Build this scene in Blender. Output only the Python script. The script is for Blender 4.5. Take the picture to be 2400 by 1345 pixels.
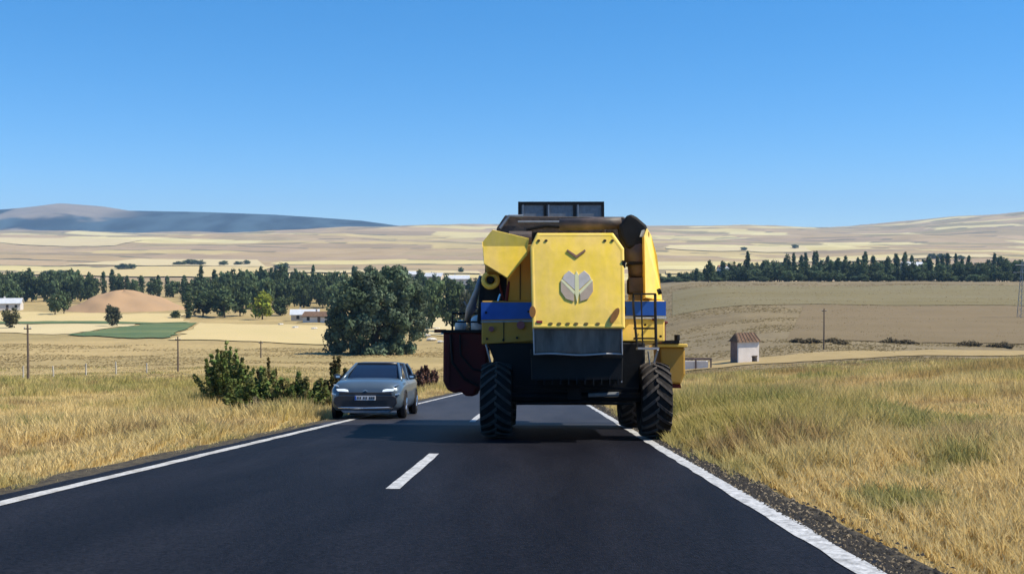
import bpy, bmesh, math, random
import numpy as np
from mathutils import Vector, Matrix

random.seed(7)
rng = np.random.default_rng(11)
for o in list(bpy.data.objects):
    bpy.data.objects.remove(o, do_unlink=True)
sc = bpy.context.scene
COL = sc.collection

# ------------------------------------------------------------------ camera, sky, sun, exposure
EYE = 1.224                      # camera height over the road
SLOPE = 0.1083                   # the road runs downhill
YAW, PITCH = math.atan(47 / 2400), math.atan(62.5 / 2400)
cd = bpy.data.cameras.new('camera')
cd.sensor_width = 36.0
cd.lens = 36.0
cd.clip_start = 0.1
cd.clip_end = 40000
cam = bpy.data.objects.new('camera', cd)
COL.objects.link(cam)
cam.location = (0, 0, EYE)
cam.rotation_euler = (math.pi / 2 - PITCH, 0, YAW)
sc.camera = cam

SUN_EL, SUN_AZ = math.radians(54), math.radians(91)     # azimuth clockwise from +Y
world = bpy.data.worlds.new('World')
sc.world = world
world.use_nodes = True
wn = world.node_tree
bg = wn.nodes['Background']
sky = wn.nodes.new('ShaderNodeTexSky')
sky.sky_type = 'NISHITA'
sky.sun_disc = False
sky.sun_elevation = SUN_EL
sky.sun_rotation = SUN_AZ
sky.altitude = 2200
sky.air_density = 1.0
sky.dust_density = 0.0
sky.ozone_density = 9.0
hsv = wn.nodes.new('ShaderNodeHueSaturation')
hsv.inputs['Saturation'].default_value = 1.36
hsv.inputs['Value'].default_value = 1.2
gm = wn.nodes.new('ShaderNodeGamma')
gm.inputs['Gamma'].default_value = 0.75
wn.links.new(sky.outputs[0], gm.inputs['Color'])
wn.links.new(gm.outputs[0], hsv.inputs['Color'])
wn.links.new(hsv.outputs[0], bg.inputs['Color'])
bg.inputs['Strength'].default_value = 0.14

sl = bpy.data.lights.new('sun', 'SUN')
sl.energy = 5.0
sl.angle = math.radians(0.53)
sl.color = (1.0, 0.91, 0.74)
sun = bpy.data.objects.new('sun', sl)
COL.objects.link(sun)
sd = Vector((math.sin(SUN_AZ) * math.cos(SUN_EL), math.cos(SUN_AZ) * math.cos(SUN_EL), math.sin(SUN_EL)))
sun.rotation_euler = (-sd).to_track_quat('-Z', 'Y').to_euler()
sun.location = (60, -10, 80)

sc.view_settings.view_transform = 'Standard'
sc.view_settings.look = 'None'
sc.view_settings.exposure = 0.6
sc.view_settings.gamma = 1.0
sc.view_settings.use_curve_mapping = False
sc.cycles.max_bounces = 6
sc.cycles.transparent_max_bounces = 8
sc.cycles.volume_bounces = 0

# ------------------------------------------------------------------ materials
def mat(name, col, rough=0.6, metal=0.0, spec=0.5, var=0.0, vscale=3.0, bump=0.0, bscale=40.0,
        attr=None, trans=0.0, fine=None, coat=0.0, col2=None, detail=4.0, emit=None, estr=0.0, ani=None):
    m = bpy.data.materials.new(name)
    m.use_nodes = True
    nt = m.node_tree
    p = nt.nodes['Principled BSDF']
    p.inputs['Base Color'].default_value = (*col, 1)
    p.inputs['Roughness'].default_value = rough
    p.inputs['Metallic'].default_value = metal
    p.inputs['Specular IOR Level'].default_value = spec
    p.inputs['Coat Weight'].default_value = coat
    if emit:
        p.inputs['Emission Color'].default_value = (*emit, 1)
        p.inputs['Emission Strength'].default_value = estr
    src = None
    tc = nt.nodes.new('ShaderNodeTexCoord')
    vec = tc.outputs['Object']
    if ani:
        mp = nt.nodes.new('ShaderNodeMapping')
        mp.inputs['Scale'].default_value = ani
        nt.links.new(vec, mp.inputs['Vector'])
        vec = mp.outputs[0]
    if attr:
        a = nt.nodes.new('ShaderNodeAttribute')
        a.attribute_name = attr
        src = a.outputs['Color']
    if var or col2:
        n = nt.nodes.new('ShaderNodeTexNoise')
        n.inputs['Scale'].default_value = vscale
        n.inputs['Detail'].default_value = detail
        n.inputs['Roughness'].default_value = 0.62
        nt.links.new(vec, n.inputs['Vector'])
        r = nt.nodes.new('ShaderNodeMapRange')
        r.inputs['From Min'].default_value = 0.32
        r.inputs['From Max'].default_value = 0.68
        nt.links.new(n.outputs['Fac'], r.inputs['Value'])
        if col2:
            mx = nt.nodes.new('ShaderNodeMix')
            mx.data_type = 'RGBA'
            mx.inputs['A'].default_value = (*col, 1)
            mx.inputs['B'].default_value = (*col2, 1)
            nt.links.new(r.outputs[0], mx.inputs['Factor'])
            src = mx.outputs['Result']
        if var:
            r2 = nt.nodes.new('ShaderNodeMapRange')
            r2.inputs['From Min'].default_value = 0.0
            r2.inputs['From Max'].default_value = 1.0
            r2.inputs['To Min'].default_value = 1 - var
            r2.inputs['To Max'].default_value = 1 + var
            nt.links.new(r.outputs[0], r2.inputs['Value'])
            vm = nt.nodes.new('ShaderNodeVectorMath')
            vm.operation = 'SCALE'
            if src:
                nt.links.new(src, vm.inputs[0])
            else:
                vm.inputs[0].default_value = col
            nt.links.new(r2.outputs[0], vm.inputs['Scale'])
            src = vm.outputs[0]
    if fine:
        nf = nt.nodes.new('ShaderNodeTexNoise')
        nf.inputs['Scale'].default_value = fine[0]
        nf.inputs['Detail'].default_value = 3
        nt.links.new(tc.outputs['Object'], nf.inputs['Vector'])
        rf = nt.nodes.new('ShaderNodeMapRange')
        rf.inputs['From Min'].default_value = 0.35
        rf.inputs['From Max'].default_value = 0.72
        rf.inputs['To Min'].default_value = 1 - fine[1]
        rf.inputs['To Max'].default_value = 1 + fine[1]
        nt.links.new(nf.outputs['Fac'], rf.inputs['Value'])
        vf = nt.nodes.new('ShaderNodeVectorMath')
        vf.operation = 'SCALE'
        nt.links.new(src, vf.inputs[0])
        nt.links.new(rf.outputs[0], vf.inputs['Scale'])
        src = vf.outputs[0]
    if src:
        nt.links.new(src, p.inputs['Base Color'])
    if bump:
        nb = nt.nodes.new('ShaderNodeTexNoise')
        nb.inputs['Scale'].default_value = bscale
        nb.inputs['Detail'].default_value = 5
        nt.links.new(vec, nb.inputs['Vector'])
        b = nt.nodes.new('ShaderNodeBump')
        b.inputs['Strength'].default_value = bump
        b.inputs['Distance'].default_value = 0.05
        nt.links.new(nb.outputs['Fac'], b.inputs['Height'])
        nt.links.new(b.outputs[0], p.inputs['Normal'])
    if trans:
        out = nt.nodes['Material Output']
        tr = nt.nodes.new('ShaderNodeBsdfTranslucent')
        if src:
            nt.links.new(src, tr.inputs['Color'])
        else:
            tr.inputs['Color'].default_value = (*col, 1)
        ms = nt.nodes.new('ShaderNodeMixShader')
        ms.inputs[0].default_value = trans
        nt.links.new(p.outputs[0], ms.inputs[1])
        nt.links.new(tr.outputs[0], ms.inputs[2])
        nt.links.new(ms.outputs[0], out.inputs['Surface'])
    return m

M = {}
M['asphalt'] = mat('asphalt', (0.0066, 0.0070, 0.0115), 0.6, spec=0.05, col2=(0.0122, 0.0125, 0.0180), var=0.12, fine=(28, 0.45), vscale=0.7, bump=0.25, bscale=60, ani=(1.6, 0.25, 1))
M['pale_asphalt'] = mat('pale_asphalt', (0.026, 0.027, 0.036), 0.6, spec=0.12, col2=(0.036, 0.037, 0.047), var=0.12, fine=(28, 0.3), vscale=0.5, bump=0.25, bscale=60, ani=(1.6, 0.25, 1))  # paler tone than the near stretch, laid on everything farther down the road
M['shoulder'] = mat('shoulder', (0.028, 0.026, 0.025), 0.9, spec=0.1, col2=(0.10, 0.085, 0.06), vscale=9, bump=0.6, bscale=30)
M['paint'] = mat('road_paint', (0.60, 0.61, 0.63), 0.6, col2=(0.20, 0.20, 0.20), var=0.12, fine=(30, 0.25), vscale=9, bump=0.2, bscale=60, detail=8)
M['paint_old'] = mat('worn_paint', (0.62, 0.63, 0.64), 0.6, col2=(0.24, 0.22, 0.19), var=0.12, fine=(30, 0.25), vscale=4, bump=0.2, bscale=60, detail=8)
M['ground'] = mat('ground', (0.3, 0.24, 0.12), 0.95, spec=0.1, attr='Col', var=0.16, vscale=0.9, bump=0.4, bscale=2.0, detail=7)
M['far'] = mat('far_ground', (0.3, 0.24, 0.12), 0.95, spec=0.1, attr='Col', var=0.12, vscale=0.012, detail=7, ani=(1, 2.5, 1))
M['grass'] = mat('dry_grass', (0.3, 0.24, 0.12), 0.8, spec=0.15, attr='Col', trans=0.42)
M['leaf'] = mat('leaf', (0.06, 0.09, 0.05), 0.75, spec=0.08, attr='Col', trans=0.28)
M['bark'] = mat('bark', (0.10, 0.08, 0.06), 0.9, spec=0.15, var=0.3, vscale=6)
M['yellow'] = mat('yellow_paint', (0.96, 0.66, 0.06), 0.42, spec=0.3, col2=(0.84, 0.57, 0.15), var=0.07, fine=(7, 0.06), ani=(2.2, 2.2, 0.6), vscale=1.4, bump=0.03, bscale=5, coat=0.15)
M['yellow_shaded'] = mat('shaded_yellow_paint', (0.50, 0.28, 0.04), 0.62, spec=0.2, col2=(0.34, 0.22, 0.06), var=0.12, vscale=2.2, bump=0.05, bscale=6)  # yellow browned and darkened, so the body's shade sits in the paint colour
M['blue'] = mat('blue_stripe', (0.018, 0.09, 0.42), 0.45, spec=0.3, var=0.1, vscale=3)
M['black'] = mat('black_steel', (0.006, 0.006, 0.007), 0.6, spec=0.25, var=0.35, vscale=4, bump=0.1, bscale=8)
M['deck'] = mat('sooty_engine_deck', (0.035, 0.033, 0.035), 0.75, col2=(0.085, 0.06, 0.05), vscale=3, bump=0.3, bscale=9)
M['greyst'] = mat('grey_steel', (0.22, 0.24, 0.27), 0.5, metal=0.3, var=0.2, vscale=5)
M['mesh_panel'] = mat('grey_tank_panel', (0.17, 0.18, 0.20), 0.7, var=0.2, vscale=14)
M['duct'] = mat('rusty_black_duct', (0.03, 0.028, 0.03), 0.6, col2=(0.12, 0.085, 0.075), vscale=2.2, bump=0.1, bscale=12)
M['rubber'] = mat('tyre_rubber', (0.010, 0.0095, 0.010), 0.85, spec=0.15, col2=(0.024, 0.021, 0.02), vscale=3.2, bump=0.1, bscale=30)
M['lug'] = mat('dusty_lug_rubber', (0.03, 0.027, 0.028), 0.85, spec=0.15, col2=(0.075, 0.066, 0.06), vscale=5)
M['flap'] = mat('rubber_flap', (0.075, 0.068, 0.062), 0.8, spec=0.15, col2=(0.20, 0.185, 0.17), vscale=1.8, bump=0.2, bscale=2.5, ani=(2.2, 1, 0.5))
M['flap_edge'] = mat('flap_edge', (0.42, 0.42, 0.44), 0.6, var=0.15, vscale=5)
M['red'] = mat('dark_red_paint', (0.14, 0.018, 0.016), 0.65, spec=0.2, col2=(0.07, 0.016, 0.014), var=0.15, vscale=2.5)
M['emblem'] = mat('silver_emblem', (0.48, 0.44, 0.40), 0.45, metal=0.1, var=0.1, vscale=9)
M['emblem_dark'] = mat('brown_emblem', (0.40, 0.31, 0.23), 0.5, var=0.1, vscale=9)
M['emblem_mark'] = mat('brown_mark', (0.20, 0.10, 0.06), 0.5, var=0.1, vscale=9)
M['emblem_line'] = mat('pale_emblem_line', (0.62, 0.60, 0.36), 0.5, var=0.05, vscale=9)
M['emblem_mid'] = mat('green_emblem_line', (0.62, 0.60, 0.33), 0.5, var=0.05, vscale=9)
M['amber'] = mat('amber_lens', (0.22, 0.10, 0.02), 0.25, spec=0.5, var=0.1, vscale=9)
M['redlens'] = mat('red_lens', (0.20, 0.02, 0.02), 0.25, spec=0.5, var=0.1, vscale=9)
M['hole'] = mat('dark_slot', (0.12, 0.085, 0.02), 0.8, var=0.1, vscale=9)
M['white_sack'] = mat('white_plastic', (0.62, 0.63, 0.62), 0.5, var=0.15, vscale=4, bump=0.3, bscale=6)
M['carpaint'] = mat('grey_car_paint', (0.085, 0.122, 0.165), 0.30, metal=0.35, spec=0.4, coat=0.35, var=0.05, vscale=2)
M['carroof'] = mat('black_car_roof', (0.02, 0.018, 0.02), 0.3, coat=0.4, var=0.1, vscale=2)
M['glass'] = mat('car_glass', (0.008, 0.010, 0.022), 0.06, spec=0.5, var=0.1, vscale=1.5)
M['headlight'] = mat('headlight', (0.8, 0.85, 0.9), 0.1, metal=0.3, emit=(0.9, 0.97, 1.0), estr=0.45, var=0.03, vscale=9)
M['lens'] = mat('clear_lens', (0.55, 0.62, 0.70), 0.12, metal=0.4, var=0.03, vscale=9)
M['chrome'] = mat('chrome_trim', (0.62, 0.63, 0.66), 0.22, metal=0.9, var=0.05, vscale=6)
M['trim'] = mat('black_trim', (0.02, 0.02, 0.025), 0.5, var=0.2, vscale=8)
M['plate'] = mat('number_plate', (0.62, 0.63, 0.66), 0.5, var=0.05, vscale=9)
M['wood'] = mat('weathered_wood', (0.13, 0.095, 0.07), 0.9, var=0.25, vscale=5, bump=0.3, bscale=20)
M['palewood'] = mat('pale_post', (0.45, 0.42, 0.36), 0.9, var=0.2, vscale=5)
M['white_wall'] = mat('whitewash', (0.72, 0.66, 0.62), 0.9, var=0.08, vscale=1.2, bump=0.2, bscale=6)
M['shaded_wall_rail'] = mat('brown_shaded_wall_rail', (0.20, 0.13, 0.11), 0.95, var=0.25, vscale=1.5, bump=0.4, bscale=5)  # brown puts shade into the hut's left wall; also the dark trough rail
M['brown_roof'] = mat('old_brown_roof', (0.14, 0.088, 0.06), 0.9, spec=0.1, var=0.3, vscale=1.5, bump=0.4, bscale=4)
M['house_wall'] = mat('pale_house_wall', (0.60, 0.56, 0.52), 0.9, var=0.08, vscale=0.5)
M['house_wall2'] = mat('cream_house_wall', (0.52, 0.45, 0.36), 0.9, var=0.08, vscale=0.5)
M['red_roof'] = mat('red_tile_roof', (0.24, 0.10, 0.07), 0.85, var=0.2, vscale=1.5)
M['tin_roof'] = mat('pale_tin_roof', (0.55, 0.57, 0.60), 0.45, metal=0.2, var=0.12, vscale=0.8)
M['opening'] = mat('dark_opening', (0.02, 0.018, 0.015), 0.8, var=0.1, vscale=3)
M['stone'] = mat('pale_stone', (0.50, 0.47, 0.42), 0.95, var=0.2, vscale=2)
M['pebble'] = mat('road_gravel', (0.06, 0.055, 0.05), 0.9, spec=0.2, attr='Col')
M['mound'] = mat('bare_earth', (0.36, 0.235, 0.135), 0.95, spec=0.1, col2=(0.30, 0.205, 0.125), vscale=0.07, bump=0.5, bscale=0.5)
M['forest'] = mat('forested_slope', (0.030, 0.045, 0.040), 0.95, spec=0.05, attr='Col', var=0.15, vscale=0.006, detail=7)
M['straw'] = mat('stubble', (0.50, 0.405, 0.20), 0.95, spec=0.1, col2=(0.44, 0.345, 0.18), var=0.10, vscale=0.05, ani=(1, 0.5, 1), detail=7)
M['straw2'] = mat('pale_stubble', (0.52, 0.44, 0.26), 0.95, spec=0.1, col2=(0.43, 0.35, 0.20), var=0.08, vscale=0.03, detail=7)
M['crop'] = mat('green_crop', (0.075, 0.125, 0.060), 0.9, spec=0.1, col2=(0.12, 0.145, 0.062), var=0.12, vscale=0.05, ani=(0.5, 1, 1), detail=6)
M['earth'] = mat('dry_earth', (0.25, 0.185, 0.105), 0.95, spec=0.1, col2=(0.22, 0.165, 0.09), var=0.1, vscale=0.08, detail=6)
M['fallow'] = mat('olive_fallow', (0.185, 0.155, 0.078), 0.95, spec=0.1, col2=(0.150, 0.130, 0.078), var=0.16, vscale=0.03, ani=(0.4, 1.6, 1), detail=8)
M['fallow2'] = mat('grey_fallow', (0.180, 0.138, 0.078), 0.95, spec=0.1, col2=(0.150, 0.115, 0.068), var=0.16, vscale=0.05, ani=(0.4, 1.6, 1), detail=8)
M['track'] = mat('dirt_track', (0.33, 0.25, 0.125), 0.95, spec=0.1, col2=(0.27, 0.205, 0.10), vscale=0.5, detail=6)

# ------------------------------------------------------------------ mesh helpers
class MB:
    def __init__(s):
        s.v, s.f = [], []
    def add(s, vs, fs):
        b = len(s.v)
        s.v += [tuple(p) for p in vs]
        s.f += [tuple(i + b for i in f) for f in fs]
        return s
    def box(s, x0, x1, y0, y1, z0, z1):
        return s.add([(x0, y0, z0), (x1, y0, z0), (x1, y1, z0), (x0, y1, z0), (x0, y0, z1), (x1, y0, z1), (x1, y1, z1), (x0, y1, z1)],
                     [(0, 3, 2, 1), (4, 5, 6, 7), (0, 1, 5, 4), (1, 2, 6, 5), (2, 3, 7, 6), (3, 0, 4, 7)])
    def prism(s, poly, y0, y1, lean=0.0):
        """poly: (x, z) outline seen from behind, pushed from y0 to y1; lean: y shift per metre of height"""
        n = len(poly)
        z0 = min(p[1] for p in poly)
        vs = [(x, y0 + lean * (z - z0), z) for x, z in poly] + [(x, y1, z) for x, z in poly]
        fs = [tuple(range(n)), tuple(range(2 * n - 1, n - 1, -1))]
        fs += [(i, n + i, n + (i + 1) % n, (i + 1) % n) for i in range(n)]
        return s.add(vs, fs)
    def tube(s, pts, rad, n=8, cap=True):
        pts = [Vector(p) for p in pts]
        if not hasattr(rad, '__len__'):
            rad = [rad] * len(pts)
        vs, fs = [], []
        ref = None
        for i, p in enumerate(pts):
            d = (pts[min(i + 1, len(pts) - 1)] - pts[max(i - 1, 0)]).normalized()
            if ref is None:
                ref = Vector((0, 0, 1)) if abs(d.z) < 0.9 else Vector((1, 0, 0))
            a = (ref - d * ref.dot(d)).normalized()
            ref = a
            b = d.cross(a)
            for k in range(n):
                t = 2 * math.pi * k / n
                vs.append(p + (a * math.cos(t) + b * math.sin(t)) * rad[i])
        for i in range(len(pts) - 1):
            for k in range(n):
                fs.append((i * n + k, i * n + (k + 1) % n, (i + 1) * n + (k + 1) % n, (i + 1) * n + k))
        if cap:
            fs.append(tuple(range(n - 1, -1, -1)))
            fs.append(tuple(range((len(pts) - 1) * n, len(pts) * n)))
        return s.add(vs, fs)
    def lathe_x(s, prof, n=32, c=(0, 0, 0)):
        """prof: (x, radius) pairs turned about the x axis"""
        vs, fs = [], []
        for x, r in prof:
            for k in range(n):
                t = 2 * math.pi * k / n
                vs.append((c[0] + x, c[1] + r * math.cos(t), c[2] + r * math.sin(t)))
        for i in range(len(prof) - 1):
            for k in range(n):
                fs.append((i * n + k, i * n + (k + 1) % n, (i + 1) * n + (k + 1) % n, (i + 1) * n + k))
        return s.add(vs, fs)
    def mesh(s, name):
        me = bpy.data.meshes.new(name)
        me.from_pydata(s.v, [], s.f)
        bm = bmesh.new()
        bm.from_mesh(me)
        bmesh.ops.recalc_face_normals(bm, faces=bm.faces)
        bm.to_mesh(me)
        bm.free()
        return me
    def build(s, name, m, parent=None, bevel=0.0, smooth=False, loc=None, rot=None):
        me = s.mesh(name)
        return obj(name, me, m, parent, bevel, smooth, loc, rot)

def obj(name, me, m, parent=None, bevel=0.0, smooth=False, loc=None, rot=None):
    o = bpy.data.objects.new(name, me)
    COL.objects.link(o)
    if m is not None and not me.materials:
        me.materials.append(M[m])
    if parent is not None:
        o.parent = parent
    if loc is not None:
        o.location = loc
    if rot is not None:
        o.rotation_euler = rot
    if smooth:
        me.polygons.foreach_set('use_smooth', [True] * len(me.polygons))
    if bevel:
        b = o.modifiers.new('bevel', 'BEVEL')
        b.width = bevel
        b.segments = 2
        b.limit_method = 'ANGLE'
        b.angle_limit = math.radians(35)
    return o

def tag(o, label=None, cat=None, group=None, kind=None):
    if label: o['label'] = label
    if cat: o['category'] = cat
    if group: o['group'] = group
    if kind: o['kind'] = kind
    return o

def empty(name, loc=(0, 0, 0), rot=(0, 0, 0)):
    o = bpy.data.objects.new(name, None)
    o.empty_display_size = 0.3
    COL.objects.link(o)
    o.location = loc
    o.rotation_euler = rot
    return o

def np_mesh(name, verts, faces, cols=None):
    """verts (n,3), faces (m,k) all of the same size k, cols (n,3) linear albedo"""
    verts = np.asarray(verts, np.float32)
    faces = np.asarray(faces, np.int32)
    me = bpy.data.meshes.new(name)
    me.vertices.add(len(verts))
    me.vertices.foreach_set('co', verts.ravel())
    m, k = faces.shape
    me.loops.add(m * k)
    me.loops.foreach_set('vertex_index', faces.ravel())
    me.polygons.add(m)
    me.polygons.foreach_set('loop_start', np.arange(0, m * k, k, dtype=np.int32))
    me.update(calc_edges=True)
    if cols is not None:
        a = me.color_attributes.new('Col', 'FLOAT_COLOR', 'POINT')
        c = np.ones((len(verts), 4), np.float32)
        c[:, :3] = cols
        a.data.foreach_set('color', c.ravel())
    me.validate()
    return me

def hash2(ix, iy, k=0):
    v = np.sin(ix * 127.1 + iy * 311.7 + k * 74.7) * 43758.5453
    return v - np.floor(v)

def vnoise(x, y, k=0):
    ix, iy = np.floor(x), np.floor(y)
    fx, fy = x - ix, y - iy
    fx, fy = fx * fx * (3 - 2 * fx), fy * fy * (3 - 2 * fy)
    a, b = hash2(ix, iy, k), hash2(ix + 1, iy, k)
    c, d = hash2(ix, iy + 1, k), hash2(ix + 1, iy + 1, k)
    return (a * (1 - fx) + b * fx) * (1 - fy) + (c * (1 - fx) + d * fx) * fy

def fbm(x, y, k=0, o=4):
    s, a, t = 0.0, 0.5, 0.0
    for i in range(o):
        s = s + a * vnoise(x, y, k + i * 3)
        t += a
        a *= 0.5
        x, y = x * 2.03 + 11.3, y * 2.03 + 5.7
    return s / t

def sstep(a, b, x):
    t = np.clip((x - a) / (b - a), 0, 1)
    return t * t * (3 - 2 * t)

# ------------------------------------------------------------------ the lie of the land
_py = np.array([-60, 0, 60, 100, 130, 160, 200, 260, 330, 400, 600, 900, 1200, 1500, 2000, 2500, 3500, 4500, 5000, 5600, 8000])
_pl = np.array([6.5, 0, -6.5, -10.8, -13.5, -15.3, -17.2, -19.6, -21.2, -22, -22, -21, -17, -10, 10, 34, 92, 150, 172, 172, 120])
_pr = np.array([8.3, 1.8, -4.6, -8.8, -11.4, -12.7, -13.0, -12.6, -11.7, -9.9, -11.0, -19, -17, -10, 10, 34, 92, 150, 172, 172, 120])
_yy = np.concatenate([np.arange(-60, 1000, 2.0), np.arange(1000, 8000, 20.0)])
def _smooth(p, n):
    q = np.interp(_yy, _py, p)
    k = np.ones(n) / n
    e = np.pad(q, n // 2, mode='edge')
    r = np.convolve(e, k, 'valid')[:len(q)]
    r[:8] = q[:8]
    return r
def _sm(p):
    q = np.interp(_yy, _py, p)
    out = q.copy()
    for i, y in enumerate(_yy):
        w = max(8.0, 0.10 * abs(y))
        s = np.linspace(y - w, y + w, 15)
        out[i] = np.interp(s, _py, p).mean() if -40 < y < 7000 else q[i]
    return out
_pls, _prs = _sm(_pl), _sm(_pr)
def road_z(y):
    return np.interp(y, _yy, _pls)
def edge_l(y):
    """inner edge of the left edge line"""
    return -4.85 + np.clip(0.022 * (np.asarray(y, float) - 6), -0.2, 1.1)
LINE_R = 1.97
def H(x, y):
    x = np.asarray(x, float)
    y = np.asarray(y, float)
    zl, zr = np.interp(y, _yy, _pls), np.interp(y, _yy, _prs)
    yc = np.maximum(y, 0)
    w = sstep(3 + 0.02 * yc, 34 + 0.10 * yc, x)
    z = zl + (zr - zl) * w
    far = sstep(40, 1500, y)
    z = z + (fbm(x / 9, y / 9, 1) - 0.5) * 0.5 + (fbm(x / 45, y / 45, 5) - 0.5) * 1.6 * sstep(20, 120, y)
    z = z + (fbm(x / 420, y / 420, 9) - 0.5) * 26 * far * sstep(700, 2400, y) + (fbm(x / 1500 + 3, y / 1500, 21) - 0.5) * 70 * sstep(1500, 4000, y)
    z = z - 34 * sstep(-300, -1700, x) * sstep(2800, 4600, y)
    z = z + 62 * sstep(1350, 2500, x) * sstep(3000, 4600, y)
    # left of the road the verge falls away a little, then evens out
    dl = (edge_l(y) - 0.3) - x
    z = z - 0.35 * sstep(0.3, 4.5, dl) * (1 - sstep(60, 120, y))
    # road bed
    d = np.maximum(x - (LINE_R + 0.55), (edge_l(y) - 0.45) - x)
    rb = (1 - sstep(0.0, 2.2, d)) * (1 - sstep(380, 430, y))
    z = z * (1 - rb) + (zl - 0.10) * rb
    return z
def Hf(x, y):
    return float(H(x, y))
def at(px, Y):
    """ground position that lies Y metres down the road at bearing px"""
    x = (px - 1247) / 2400 * Y
    return x, Y
def top_z(py, Y):
    return EYE - (py - 610) / 2400 * Y

# fields of the valley and the opposite slope: real ground colours, in metres
PAL = np.array([[.33, .235, .15], [.41, .31, .17], [.27, .195, .14], [.48, .385, .21], [.34, .24, .155],
                [.25, .195, .12], [.31, .22, .16], [.52, .43, .25], [.29, .215, .14], [.36, .255, .175]])
def far_col(x, y):
    wx = x + 140 * (fbm(x / 500, y / 500, 31) - 0.5)
    wy = y + 160 * (fbm(x / 700, y / 500, 37) - 0.5) + 0.10 * x
    sy = 95 + 0.05 * np.maximum(y - 900, 0)
    row = np.floor(wy / 150)
    cw = 220 + 420 * hash2(row, row * 0 + 3, 2)
    colm = np.floor(wx / cw + 17 * hash2(row, row * 0, 5))
    h = hash2(row, colm, 7)
    c = PAL[np.minimum((h * len(PAL)).astype(int), len(PAL) - 1)]
    b = 0.86 + 0.28 * fbm(x / 60, y / 140, 41)
    c = c * b[..., None] * np.array([0.97, 1.02, 0.90])
    # dark hedge lines along some field edges
    e = np.abs(wy / 150 - np.round(wy / 150))
    hl = (e < 0.06) & (hash2(row, colm, 13) > 0.62)
    c = np.where(hl[..., None], np.array([.12, .11, .075]), c)
    return c
def near_col(x, y):
    n1, n2, n3 = fbm(x / 4, y / 4, 51), fbm(x / 22, y / 22, 57), fbm(x / 1.1, y / 1.1, 63)
    straw = np.array([.44, .335, .145])
    olive = np.array([.31, .26, .085])
    rust = np.array([.33, .215, .095])
    t = sstep(0.45, 0.75, n1 * 0.5 + n2 * 0.5)[..., None]
    c = straw * (1 - t) + olive * t
    r = (sstep(0.5, 0.7, fbm(x / 15 + 9, y / 15, 71)) * sstep(8, 30, x))[..., None]
    c = c * (1 - 0.6 * r) + rust * 0.6 * r
    return c * (0.82 + 0.36 * n3)[..., None]
def mid_col(x, y):
    n1, n2 = fbm(x / 30, y / 30, 81), fbm(x / 7, y / 12, 87)
    left = np.array([.31, .23, .11]) * (1 - n1[..., None]) * 1.15 + np.array([.25, .20, .092]) * n1[..., None]
    right = np.array([.19, .148, .082]) * (1 - n1[..., None]) + np.array([.165, .135, .085]) * n1[..., None]
    w = sstep(0.0, 0.12, x / (y + 15))[..., None]
    st = fbm(x / 60 + 0.02 * y, y / 9, 93)
    return (left * (1 - w) + right * w) * (0.70 + 0.3 * n2 + 0.34 * st)[..., None]

def land(name, y0, y1, rows, cols, u0, u1, m, log=True):
    if log:
        ys = np.exp(np.linspace(math.log(y0 + 14), math.log(y1 + 14), rows)) - 14
    else:
        ys = np.linspace(y0, y1, rows)
    us = np.linspace(u0, u1, cols)
    U, Y = np.meshgrid(us, ys)
    X = U * (Y + 15)
    Z = H(X, Y)
    cn, cm, cf = near_col(X, Y), mid_col(X, Y), far_col(X, Y)
    a = sstep(70, 130, Y + 25 * (fbm(X / 20, Y / 20, 3) - 0.5))[..., None]
    b = sstep(850, 950, Y)[..., None]
    c = cn * (1 - a) + cm * a
    c = c * (1 - b) + cf * b
    idx = np.arange(rows * cols).reshape(rows, cols)
    f = np.stack([idx[:-1, :-1], idx[:-1, 1:], idx[1:, 1:], idx[1:, :-1]], -1).reshape(-1, 4)
    me = np_mesh(name, np.stack([X, Y, Z], -1).reshape(-1, 3), f, c.reshape(-1, 3))
    me.polygons.foreach_set('use_smooth', [True] * len(me.polygons))
    return tag(obj(name, me, m), kind='structure')

land('ground', -9, 135, 300, 420, -0.85, 0.85, 'ground')
land('valley', 135, 900, 220, 420, -0.85, 0.85, 'ground')
land('far_hills', 900, 7600, 230, 520, -0.9, 0.9, 'far')

def patch(name, corners, m, lift=0.12, nu=28, nv=14, wob=0.0):
    """a field laid over the land between four ground corners"""
    c = [np.array(p, float) for p in corners]
    V = []
    for j in range(nv):
        for i in range(nu):
            s, t = i / (nu - 1), j / (nv - 1)
            p = (c[0] * (1 - s) + c[1] * s) * (1 - t) + (c[3] * (1 - s) + c[2] * s) * t
            if wob and (j in (0, nv - 1) or i in (0, nu - 1)):
                p = p + wob * (np.array([vnoise(np.array(p[0] / 9), np.array(p[1] / 9), 2), vnoise(np.array(p[0] / 9), np.array(p[1] / 9), 8)]) - 0.5)
            V.append(p)
    V = np.array(V)
    z = H(V[:, 0], V[:, 1]) + lift
    idx = np.arange(nu * nv).reshape(nv, nu)
    f = np.stack([idx[:-1, :-1], idx[:-1, 1:], idx[1:, 1:], idx[1:, :-1]], -1).reshape(-1, 4)
    me = np_mesh(name, np.column_stack([V, z]), f)
    me.polygons.foreach_set('use_smooth', [True] * len(me.polygons))
    return tag(obj(name, me, m), kind='structure')

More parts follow.
